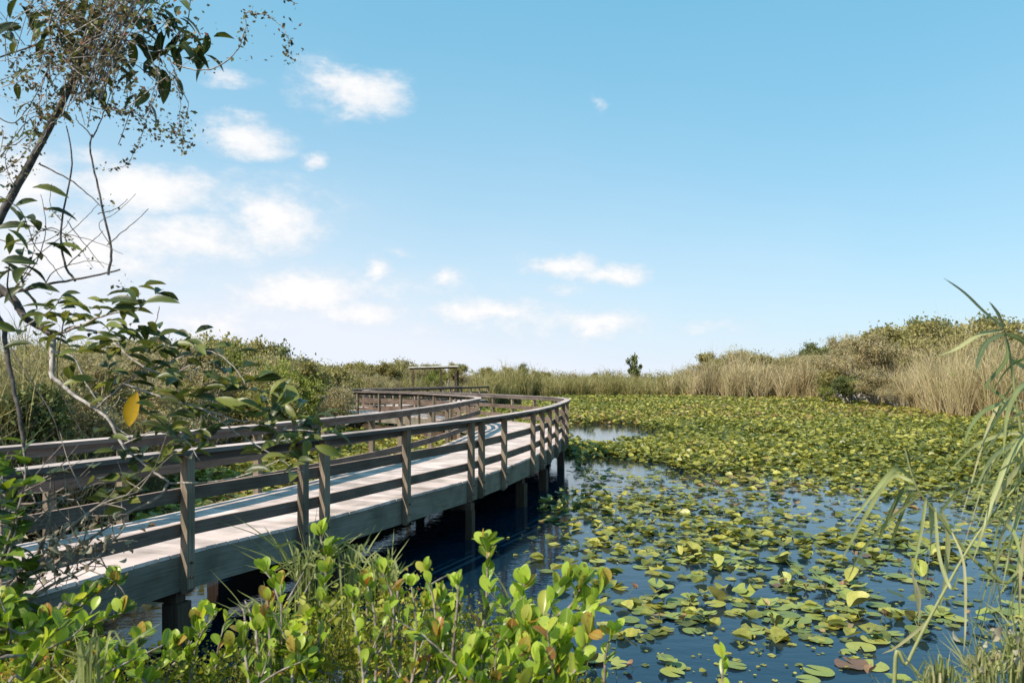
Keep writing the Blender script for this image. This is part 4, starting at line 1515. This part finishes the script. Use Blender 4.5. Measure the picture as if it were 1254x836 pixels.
# --- pond apple tree on the left
pt = thing('pond_apple_tree', 'leaning grey-barked tree with glossy drooping leaves at the left edge', 'tree', (-2.1, 2.1, 1.0))
ba, pa, la = Acc(), Acc(), Acc()
brs = [
    # (px polyline, Y0, Y1, r0 px, r1 px, acc)
    ([(-330, 860), (-240, 640), (-140, 480), (-60, 380), (-10, 290), (45, 190), (95, 92), (118, 30), (150, -60)], 2.2, 2.5, 17, 4.5, ba),
    ([(-60, 380), (-20, 345), (15, 362), (30, 388), (52, 405), (64, 412)], 2.3, 2.25, 12, 7, ba),
    ([(64, 412), (62, 440), (64, 462)], 2.25, 2.2, 7, 6, pa),
    ([(64, 462), (90, 482), (118, 500), (134, 515), (150, 545), (185, 575), (205, 590)], 2.2, 2.1, 5, 2.5, pa),
    ([(205, 590), (235, 592), (290, 585), (345, 565)], 2.1, 2.1, 2.5, 1.2, pa),
    ([(205, 592), (190, 610), (150, 630), (110, 660), (60, 690), (20, 720)], 2.1, 2.0, 3.5, 1.5, pa),
    ([(-40, 375), (0, 363), (50, 353), (100, 343), (150, 332)], 2.3, 2.3, 4.5, 2, ba),
    ([(92, 343), (78, 320), (75, 270), (86, 200), (78, 155)], 2.3, 2.35, 3.2, 1.4, ba),
    ([(132, 336), (134, 300), (122, 240), (112, 190), (113, 168)], 2.3, 2.35, 3.2, 1.8, ba),
    ([(113, 168), (98, 150), (92, 140)], 2.35, 2.35, 1.6, .8, ba), ([(113, 168), (125, 145), (137, 108)], 2.35, 2.35, 1.8, .9, ba),
    ([(50, 202), (90, 222), (122, 250)], 2.4, 2.3, 2, 1.2, ba), ([(132, 300), (155, 282), (182, 258)], 2.3, 2.3, 1.4, .7, ba),
    ([(120, 262), (140, 258), (158, 246)], 2.3, 2.3, 1.2, .7, ba), ([(28, 275), (70, 285), (110, 295), (150, 312)], 2.35, 2.25, 1.3, .6, ba),
    ([(80, 328), (105, 300), (125, 280)], 2.3, 2.3, 1.4, .7, ba), ([(82, 270), (100, 295), (130, 330)], 2.3, 2.3, 1.2, .7, ba),
    ([(5, 400), (8, 440), (16, 480), (22, 520), (25, 560)], 2.4, 2.3, 6, 4, ba), ([(-60, 380), (-20, 370), (5, 400)], 2.35, 2.4, 9, 6, ba),
    ([(0, 70), (30, 60), (70, 50), (110, 60), (160, 58), (195, 65), (225, 80)], 2.5, 2.4, 2, 1.5, ba),
    ([(95, 92), (85, 55), (60, 20), (40, -20)], 2.45, 2.6, 4, 2.5, ba), ([(95, 92), (75, 45), (50, 10)], 2.45, 2.4, 3, 1.5, ba),
    ([(105, 60), (130, 20), (150, -20)], 2.45, 2.3, 4, 2, ba), ([(104, 75), (150, 30), (185, -20)], 2.45, 2.4, 3, 1.5, ba),
    ([(215, 80), (232, 30), (240, -30)], 2.4, 2.4, 1.4, 1.0, ba), ([(200, 65), (205, 20), (195, -20)], 2.4, 2.4, 1.2, 1.0, ba),
    ([(-30, 200), (0, 190), (20, 160), (40, 140), (60, 150)], 2.3, 2.4, 1.5, .8, ba),
    ([(0, 240), (25, 260), (40, 300), (60, 320), (75, 340)], 2.3, 2.3, 1.5, .8, ba), ([(-10, 290), (30, 300), (70, 290), (95, 262)], 2.35, 2.3, 1.4, .6, ba),
    ([(20, 350), (45, 320), (55, 280), (48, 240)], 2.3, 2.3, 1.6, .6, ba), ([(50, 353), (70, 330), (110, 318), (140, 322)], 2.3, 2.25, 1.4, .6, ba),
    ([(134, 300), (120, 275), (140, 262), (165, 240)], 2.3, 2.3, 1.0, .5, ba), ([(75, 270), (60, 250), (62, 225)], 2.3, 2.3, 1.0, .5, ba), ([(30, 330), (60, 300), (100, 270), (118, 250)], 2.3, 2.3, 1.2, .6, ba),
    ([(-10, 140), (20, 150), (45, 120), (60, 90)], 2.4, 2.4, 1.6, .8, ba), ([(95, 92), (130, 75), (165, 80), (190, 100)], 2.45, 2.4, 2, .8, ba), ([(60, 20), (90, 0), (110, -20)], 2.5, 2.4, 2, 1, ba),
    ([(118, 30), (150, 50), (185, 45), (210, 20)], 2.4, 2.4, 1.8, .8, ba), ([(80, 380), (70, 440), (75, 480), (100, 530)], 2.2, 2.2, 1.6, .8, ba), ([(10, 420), (30, 450), (60, 500), (75, 540)], 2.3, 2.2, 1.8, .8, ba),
    # leafy boughs in front of the railing
    ([(62, 412), (95, 400), (130, 385), (165, 380), (175, 365)], 2.25, 2.1, 4, 1.2, pa),
    ([(95, 400), (130, 410), (165, 440), (205, 455), (240, 440)], 2.2, 2.1, 3.2, 1.4, pa),
    ([(118, 500), (150, 470), (185, 450), (215, 440), (225, 425)], 2.2, 2.1, 2.6, 1.2, pa),
    ([(150, 470), (200, 485), (250, 500), (300, 515), (345, 510), (352, 480)], 2.15, 2.05, 2.6, 1, pa),
    ([(250, 500), (300, 535), (345, 560), (375, 575)], 2.1, 2.1, 2, 1, pa), ([(300, 515), (350, 525), (385, 525)], 2.1, 2.0, 1.6, .9, pa),
    ([(62, 430), (90, 440), (105, 470), (140, 520), (170, 545)], 2.2, 2.15, 2.4, 1, pa),
    ([(150, 545), (190, 530), (225, 540), (245, 565)], 2.15, 2.05, 1.8, .8, pa),
    ([(30, 400), (60, 380), (75, 362)], 2.2, 2.2, 2, 1, pa), ([(20, 380), (10, 350), (12, 320)], 2.25, 2.2, 2.5, 1.4, ba),
    ([(195, 375), (190, 395), (170, 420)], 2.1, 2.15, 1, 1.2, pa),
    ([(215, 440), (255, 430), (285, 450), (300, 470)], 2.1, 2.0, 1.6, .8, pa),
]
for pl, Y0, Y1, r0, r1, ac in brs:
    pts = stem_px(pl, Y0, Y1)
    c = catmull(pts, 6)
    c += np.cumsum(rng.normal(0, .0012, c.shape), axis=0)
    tube(ac, c, [r0 / 2 / FP * Y0, r1 / 2 / FP * Y1], 7)
ba.build('trunk', M['bark'], pt)
pa.build('branch', M['palebark'], pt)


def whorl(px, py, Y, n, size, droop=.3, dirx=0.0, rlo=0, rhi=.8, spr=14, tm=None):
    c = P(px, py, Y)
    T = c + rng.normal(0, 1, (n, 3)) * spr / FP * Y * np.array([1, 1.2, 1])
    az2 = rng.uniform(0, TAU, n)
    X = unit(np.stack([np.cos(az2) + dirx, np.sin(az2) * .8, rng.uniform(-droop - .3, .75 - droop, n)], -1))
    Nn = unit(np.array([0, -.4, 1.0]) + rng.normal(0, .35, (n, 3)))
    tm = tm or (ELL if rng.random() < .5 else ELL2)
    S = size * rng.uniform(.75, 1.2, n)
    scatter(la, tm[0], tm[1], X, Nn, T, S, rng.uniform(rlo, rhi, n), tm[2])


leafclumps = [(135, 380, 7), (170, 372, 5), (185, 365, 3), (120, 400, 7), (150, 402, 8), (165, 425, 8), (130, 425, 7), (105, 385, 5), (200, 440, 7), (225, 425, 5), (190, 458, 7),
              (150, 455, 7), (125, 470, 5), (170, 485, 6), (210, 478, 7), (245, 490, 7), (275, 480, 6), (300, 500, 7), (330, 505, 6), (340, 475, 4), (320, 490, 5), (255, 460, 5),
              (290, 465, 4), (355, 520, 7), (375, 530, 6), (345, 545, 6), (370, 560, 5), (390, 520, 4), (240, 545, 6), (210, 520, 5), (180, 520, 4), (80, 395, 5), (60, 380, 4), (50, 420, 4), (75, 362, 3),
              (250, 520, 6), (225, 560, 5), (265, 440, 3), (240, 430, 4), (100, 440, 4), (140, 545, 3), (175, 555, 3), (300, 535, 4), (60, 400, 4), (200, 405, 3)]
for px, py, n_ in leafclumps:
    whorl(px, py, rng.uniform(2.0, 2.25), n_ + 2, .068, .12, .10, 0, .93, 12)
# leaves around the trunk at the left edge and high up
for px, py, n_ in ((15, 262, 5), (25, 285, 4), (10, 310, 5), (30, 325, 3), (15, 350, 4), (28, 245, 3), (35, 300, 3), (5, 335, 3)):
    whorl(px, py, 2.25, n_, .085, .35, .2, 0, .7)
for px, py, n_ in ((90, 45, 5), (75, 15, 5), (180, 70, 4), (200, 90, 4), (155, 100, 4), (50, 100, 3), (30, 40, 4), (120, 20, 4), (140, 40, 4), (165, 60, 3), (60, 60, 3), (100, 10, 4), (25, 10, 4), (175, 90, 3), (225, 45, 7), (235, 55, 7), (255, 55, 5), (245, 70, 5), (190, 10, 5), (205, 20, 5), (215, 5, 5), (195, 45, 4), (150, 45, 5), (160, 20, 6), (110, 115, 4), (120, 95, 4), (45, 125, 2), (30, 150, 3),
                   (60, 150, 2), (140, 95, 2), (85, 30, 5), (130, 60, 5)):
    whorl(px, py, 2.4, n_, .075, .75, .0, 0, .65, 10)
# lower dark leaves in front of the near railing
for px, py, n_ in ((130, 600, 5), (150, 590, 5), (135, 615, 4), (160, 600, 4), (115, 580, 3), (195, 545, 4), (190, 570, 3)):
    whorl(px, py, 2.05, n_, .05, .0, 0, .3, 1, 8, HRT)
# the pair of leaves crossing the sky line
for (px, py, dx, dz, rr) in ((176, 372, 1.0, .35, .5), (170, 372, -.8, .3, .1), (168, 378, -1, .1, .3), (330, 505, .9, .8, .75), (318, 498, -1, .35, .7), (335, 500, .3, .9, .6), (300, 505, -.7, .6, .8)):
    scatter(la, ELL[0], ELL[1], unit(np.array([[dx, -.2, dz]])), unit(np.array([[0, -.7, .8]])), P(px, py, 2.05)[None], np.array([.095]), np.array([rr]), ELL[2])
la.build('leaves', M['pondapple'], pt)
ya = Acc()
scatter(ya, ELL2[0], ELL2[1], unit(np.array([[-.28, 0, -1.0]])), unit(np.array([[.1, -1, .1]])), P(168, 480, 2.02)[None], np.array([[.100, .115, .06]]), np.array([.6]), ELL2[2])
ylf = ya.build('leaf', M['yellowleaf'], pt)
ylf['label'] = 'single bright yellow hanging leaf'

# --- dead twiggy bush with curled leaves in front of the near deck
db = thing('dead_bush', 'tangle of grey dead twigs with curled pale leaves before the deck', 'bush', (-1.35, 1.9, 1.0))
sa, la2 = Acc(), Acc()
mains = [([(-60, 800), (20, 730), (80, 680), (140, 640), (205, 600)], 1.9, 2.1), ([(-40, 760), (30, 700), (60, 640), (55, 600)], 1.9, 2.0),
         ([(0, 740), (60, 670), (120, 620), (175, 600)], 1.9, 2.0), ([(-60, 700), (-10, 640), (40, 590)], 1.9, 2.0), ([(-30, 790), (40, 730), (110, 690), (150, 650)], 1.85, 2.0),
         ([(-60, 640), (0, 620), (50, 615), (100, 600)], 1.95, 2.0)]
for pl, Y0, Y1 in mains:
    c = catmull(stem_px(pl, Y0, Y1), 8)
    tube(sa, c, [.006, .0018], 5)
    for q in range(14):
        i0 = int(rng.integers(6, len(c)))
        p0 = c[i0]
        d = unit(np.array([rng.normal(.3, 1), rng.normal(0, .5), rng.normal(.4, .8)])) * rng.uniform(.06, .2)
        m1 = p0 + d * .5 + rng.normal(0, .015, 3)
        tube(sa, catmull([p0, m1, p0 + d], 3), [.0022, .0008], 4)
        if rng.random() < .5:
            tube(sa, [m1, m1 + rng.normal(0, .04, 3)], [.0012, .0006], 3)
n = 150
pxs, pys = rng.normal(85, 32, n), rng.normal(672, 18, n)
pys = pys - (pxs - 85) * .35
T = np.array([P(u_, v_, d_) for u_, v_, d_ in zip(pxs, pys, rng.uniform(1.85, 2.05, n))])
scatter(la2, ELL2[0], ELL2[1], rand_dirs(n), rand_dirs(n), T, rng.uniform(.012, .028, n)[:, None] * np.array([1, 1.3, 2.5]), rng.uniform(.0, 1, n), ELL2[2])
sa.build('twigs', M['twig'], db)
la2.build('dead_leaves', M['dead'], db)
# heart-leaved climber at the left edge
hb = thing('climber', 'dark climber with heart-shaped leaves at the left edge below the tree', 'climber', (-1.6, 1.85, 1.0))
sa, la2 = Acc(), Acc()
for pl in ([(-60, 860), (-20, 740), (10, 660), (30, 590), (28, 540)], [(-60, 800), (0, 700), (20, 640), (10, 590)], [(-80, 860), (-10, 780), (30, 720), (40, 680)], [(-60, 830), (-30, 700), (-10, 620), (0, 560)],
           [(-80, 860), (-20, 800), (20, 770), (50, 745)]):
    c = catmull(stem_px(pl, 1.8, 1.9), 8)
    tube(sa, c, [.005, .0015], 5)
    leaves_along(la2, c, 24, .052, HRT, .25, .1, 1.2, 0, 1, False, .6)
sa.build('stem', M['twig'], hb)
la2.build('leaves', M['heartleaf'], hb)

# --- vines hanging over the tree top
vn = thing('hanging_vine', 'brownish flowering vine draped over the tree top and trailing fine strings', 'vine', tuple(P(110, 60, 2.35)))
sa, la2 = Acc(), Acc()
strings = [[(175, 40), (190, 95), (180, 140), (172, 155)], [(195, 65), (188, 110), (176, 150), (168, 180), (150, 200), (128, 205)], [(200, 75), (215, 105), (228, 125), (222, 160), (225, 185)],
           [(205, 70), (220, 100), (222, 140), (215, 165)], [(215, 80), (260, 85), (290, 65), (303, 40), (308, 15), (330, 15), (350, 28), (360, 50), (352, 70)],
           [(60, 80), (45, 110), (30, 95), (15, 105)], [(80, 100), (75, 140), (60, 160), (45, 190)], [(90, 110), (110, 130), (140, 140), (165, 145), (180, 155)],
           [(0, 180), (30, 170), (60, 140), (80, 110)], [(-10, 215), (20, 200), (50, 170)], [(55, 90), (50, 130), (40, 160), (38, 185)], [(120, 90), (150, 60), (190, 20), (200, -20)],
           [(160, 60), (120, 10), (100, -20)], [(170, 55), (130, 45), (90, 60), (60, 85)], [(0, 250), (20, 230), (15, 190), (40, 150)], [(70, 0), (60, 40), (90, 80), (110, 90)], [(30, 0), (70, 30), (100, 20), (140, 45)],
           [(340, -5), (365, 3)], [(30, 300), (60, 280), (90, 300), (110, 330)], [(0, 360), (30, 345), (50, 300), (48, 280)]]
for s_ in strings:
    c = catmull(stem_px(s_, 2.3, 2.3 + rng.uniform(-.1, .1)), 10)
    c += np.cumsum(rng.normal(0, .0016, c.shape), axis=0)
    tube(sa, c, [.0022, .0009], 4)
    k_ = len(c)
    sel = c[rng.integers(2, k_, int(k_ * 1.1))]
    T = sel + rng.normal(0, .008, sel.shape)
    scatter(la2, SM_V, SM_F, rand_dirs(len(T)), rand_dirs(len(T)), T, rng.uniform(.008, .02, len(T)), rng.uniform(0, 1, len(T)), SM_U)
for q in range(120):
    b = P(rng.normal(100, 50), rng.normal(38, 42), rng.uniform(2.25, 2.5))
    d = unit(np.array([rng.normal(.5, .6), rng.normal(0, .3), rng.normal(.9, .6)])) * rng.uniform(.1, .28)
    c = catmull([b - d / 2, b + rng.normal(0, .02, 3), b + d / 2 + np.array([.02, 0, -.03])], 6)
    tube(sa, c, [.0016, .0008], 3)
    k_ = int(rng.integers(2, 18))
    T = c[rng.integers(0, len(c), k_)] + rng.normal(0, .007, (k_, 3))
    scatter(la2, SM_V, SM_F, rand_dirs(k_), rand_dirs(k_), T, rng.uniform(.007, .02, k_), np.clip(rng.uniform(0, .5) + rng.uniform(0, .5, k_), 0, 1), SM_U)
cl_ = [(90, 25, 12, 12, 80), (125, 50, 12, 14, 110), (150, 15, 12, 12, 120), (60, 40, 12, 10, 60), (115, 5, 22, 8, 90), (100, 85, 8, 12, 110), (75, 75, 18, 16, 200), (130, 85, 18, 14, 150), (205, 160, 20, 9, 160), (225, 180, 6, 6, 40), (150, 138, 26, 6, 110),
       (355, 70, 9, 8, 26), (352, 30, 12, 10, 14), (20, 100, 12, 10, 40), (60, 140, 18, 12, 60), (15, 205, 16, 8, 40), (165, 105, 8, 12, 40), (240, 45, 10, 12, 40), (128, 205, 5, 4, 8),
       (155, 348, 8, 6, 20), (65, 262, 8, 5, 14), (130, 250, 6, 5, 12), (20, 190, 14, 20, 60), (170, 10, 30, 16, 200), (303, 40, 5, 14, 22)]
for cx_, cy_, sx_, sy_, n_ in cl_:
    T = np.stack([P(rng.normal(cx_, sx_), rng.normal(cy_, sy_), rng.normal(2.35, .07)) for _q in range(n_)])
    scatter(la2, SM_V, SM_F, rand_dirs(n_), rand_dirs(n_), T, rng.uniform(.006, .019, n_) * (1 if cy_ > 110 or cx_ > 190 else 1.25), np.clip(rng.uniform(0, 1.05, n_), 0, 1), SM_U)
for q in range(26):   # sheaf of pale stems leaning up to the right
    x0 = rng.uniform(85, 125)
    d0 = rng.uniform(2.3, 2.45)
    tube(sa, catmull([P(x0, rng.uniform(90, 130), d0), P(x0 + 25 + rng.normal(0, 5), 50, d0), P(x0 + 60 + rng.normal(0, 14), -20, d0)], 4), [.0028, .0016], 4)
sa.build('stems', M['palebark'], vn)
la2.build('small_leaves', M['vine'], vn)

# --- reeds hanging in from the right edge
def reed(label, base, stem_pl, Y, blades, group='reeds at the right edge', rs=3.2):
    t = thing('reed', label, 'reed', base, group)
    sa_, bl_ = Acc(), Acc()
    pts = np.vstack([np.array(base)[None], stem_px(stem_pl, Y, Y)])
    tube(sa_, catmull(pts, 8), [rs / FP * Y * .9, rs / FP * Y * .35], 6)
    for pl, wpx, rr in blades:
        yy_ = Y + np.linspace(0, rng.uniform(-.25, .25), len(pl))
        wpx *= .82
        p_ = np.array([P(u_[0], u_[1], v_) for u_, v_ in zip(pl, yy_)])
        blade(bl_, p_, wpx / FP * Y, rr, twist=.35)
    sa_.build('stem', M['reed'], t)
    bl_.build('blades', M['reed'], t)
    return t


reed('tallest reed with dark blades spraying against the sky', (1.36, 1.8, .9), [(1290, 760), (1262, 600), (1246, 500), (1236, 430), (1228, 402)], 1.9, [
    ([(1229, 402), (1205, 382), (1180, 358), (1155, 340)], 6, .05), ([(1229, 402), (1222, 385), (1211, 369)], 7, .0), ([(1230, 404), (1200, 410), (1170, 428), (1148, 436)], 7, .85),
    ([(1229, 408), (1208, 420), (1198, 440), (1195, 455)], 7, .25), ([(1233, 415), (1232, 440), (1215, 462), (1202, 478)], 6, .3), ([(1232, 408), (1250, 415), (1270, 432)], 9, .1),
    ([(1238, 440), (1262, 455), (1290, 480)], 7, .4), ([(1240, 470), (1225, 495), (1215, 530)], 5, .6), ([(1206, 470), (1230, 488), (1256, 508)], 5, .05),
    ([(1244, 490), (1210, 500), (1190, 520), (1180, 545)], 6, .5), ([(1250, 520), (1222, 530), (1200, 555)], 6, .35), ([(1252, 540), (1215, 560), (1190, 610)], 6, .75)])
reed('second reed with a fan of yellow-green blades crossing the lily pads', (1.42, 1.75, .9), [(1330, 760), (1300, 620), (1280, 520), (1275, 460)], 1.85, [
    ([(1278, 470), (1245, 480), (1215, 520), (1196, 560)], 7, .7), ([(1280, 500), (1240, 510), (1205, 560), (1178, 620)], 8, .8), ([(1284, 520), (1250, 540), (1220, 600), (1200, 660)], 8, .75),
    ([(1290, 560), (1250, 570), (1215, 620), (1190, 690)], 8, .85), ([(1290, 560), (1260, 590), (1240, 650), (1232, 720)], 7, .8), ([(1300, 600), (1255, 610), (1225, 660), (1215, 740)], 7, .9),
    ([(1280, 480), (1255, 470), (1235, 500), (1228, 560)], 7, .6), ([(1300, 620), (1262, 640), (1250, 700), (1248, 760)], 7, .95), ([(1284, 540), (1240, 530), (1195, 545), (1160, 580)], 6, .7),
    ([(1284, 530), (1250, 505), (1215, 500), (1185, 512)], 6, .55), ([(1300, 640), (1270, 650), (1230, 690), (1205, 770)], 7, .8), ([(1280, 460), (1258, 440), (1235, 450), (1215, 480)], 6, .5),
    ([(1295, 590), (1262, 560), (1225, 575), (1200, 600)], 6, .65), ([(1290, 610), (1262, 600), (1210, 640), (1180, 660)], 6, .8)])
reed('bent reed hanging withered yellow blades over the water', (1.05, 1.75, .7), [(1290, 770), (1225, 712), (1190, 682), (1150, 632), (1122, 595), (1108, 548)], 1.9, [
    ([(1120, 590), (1090, 585), (1055, 640), (1028, 690)], 7, .7), ([(1118, 585), (1095, 575), (1065, 610), (1035, 650)], 6, .6), ([(1126, 600), (1112, 610), (1096, 650), (1082, 690)], 7, .1),
    ([(1122, 598), (1105, 600), (1085, 640), (1072, 670)], 7, .15), ([(1128, 604), (1085, 640), (1055, 675), (1038, 710)], 6, .6), ([(1140, 615), (1142, 650), (1136, 700), (1130, 742)], 10, .88),
    ([(1152, 625), (1160, 650), (1158, 700), (1150, 750)], 8, .85), ([(1134, 610), (1128, 650), (1118, 700)], 5, .5), ([(1145, 622), (1150, 680), (1165, 720), (1175, 700)], 5, .75),
    ([(1108, 548), (1112, 560), (1118, 590)], 6, .0), ([(1150, 628), (1175, 600), (1205, 590), (1240, 605)], 6, .55), ([(1165, 650), (1180, 690), (1182, 760), (1180, 800)], 4, .95),
    ([(1115, 680), (1120, 720), (1128, 760), (1138, 768)], 4, 1.0), ([(1116, 700), (1126, 730), (1124, 768)], 4, .97)])
reed('leaning dry reed stalk crossing from the right edge down to the front', (.93, 1.75, .7), [(1095, 860), (1112, 810), (1150, 735), (1200, 650), (1262, 575)], 1.85, [
    ([(1150, 735), (1135, 760), (1100, 790), (1080, 800)], 5, .95), ([(1190, 668), (1215, 690), (1225, 740), (1222, 790)], 5, .9), ([(1215, 630), (1240, 650), (1254, 700)], 6, .6)])
def fan(n_, x0, x1, y0, y1):
    out = []
    for _k in range(n_):
        sx_, sy_ = rng.uniform(1255, 1300), rng.uniform(y0, y1)
        ex = rng.uniform(x0, x1)
        ey = sy_ + rng.uniform(40, 150)
        out.append(([(sx_, sy_), ((sx_ * .5 + ex * .5), sy_ - rng.uniform(-10, 40)), (ex, ey)], rng.uniform(2.5, 5), rng.uniform(.45, .95)))
    return out


reed('densest reed with many thin green blades along the right edge', (1.5, 1.85, .9), [(1340, 760), (1310, 640), (1285, 540), (1280, 500)], 2.0, fan(24, 1165, 1250, 480, 700))
# pale grass tufts in the bottom right corner
for (px, py, n_, L_, lb) in ((1150, 862, 34, .12, 'pale grass tuft at the bottom edge under the bent reed'), (1205, 850, 40, .14, 'pale dry grass tuft left of the corner clump'), (1250, 835, 42, .18, 'tallest pale grass clump filling the bottom right corner'),
                         (1100, 880, 20, .09, 'smallest pale grass tuft left of the others at the bottom edge')):
    tuft(px, py + 12, 1.8, int(n_ * 1.5), L_ * 1.15, .6, lb, .9, .0045, 'reed', .35, 1, 'pale grass tufts in the right corner')
a = Acc()
n = 26
T = np.stack([P(rng.normal(1225, 22), rng.normal(800, 20), rng.normal(1.8, .06)) for _q in range(n)])
scatter(a, ELL2[0], ELL2[1], rand_dirs(n), rand_dirs(n), T, rng.uniform(.015, .035, n)[:, None] * np.array([1, 1.6, 2]), rng.uniform(.4, 1, n), ELL2[2])
o = a.build('dry_leaves', M['dead'], None)
tag(o, 'curled pale dry leaves caught in the grass of the bottom right corner', 'leaves', None, 'stuff')
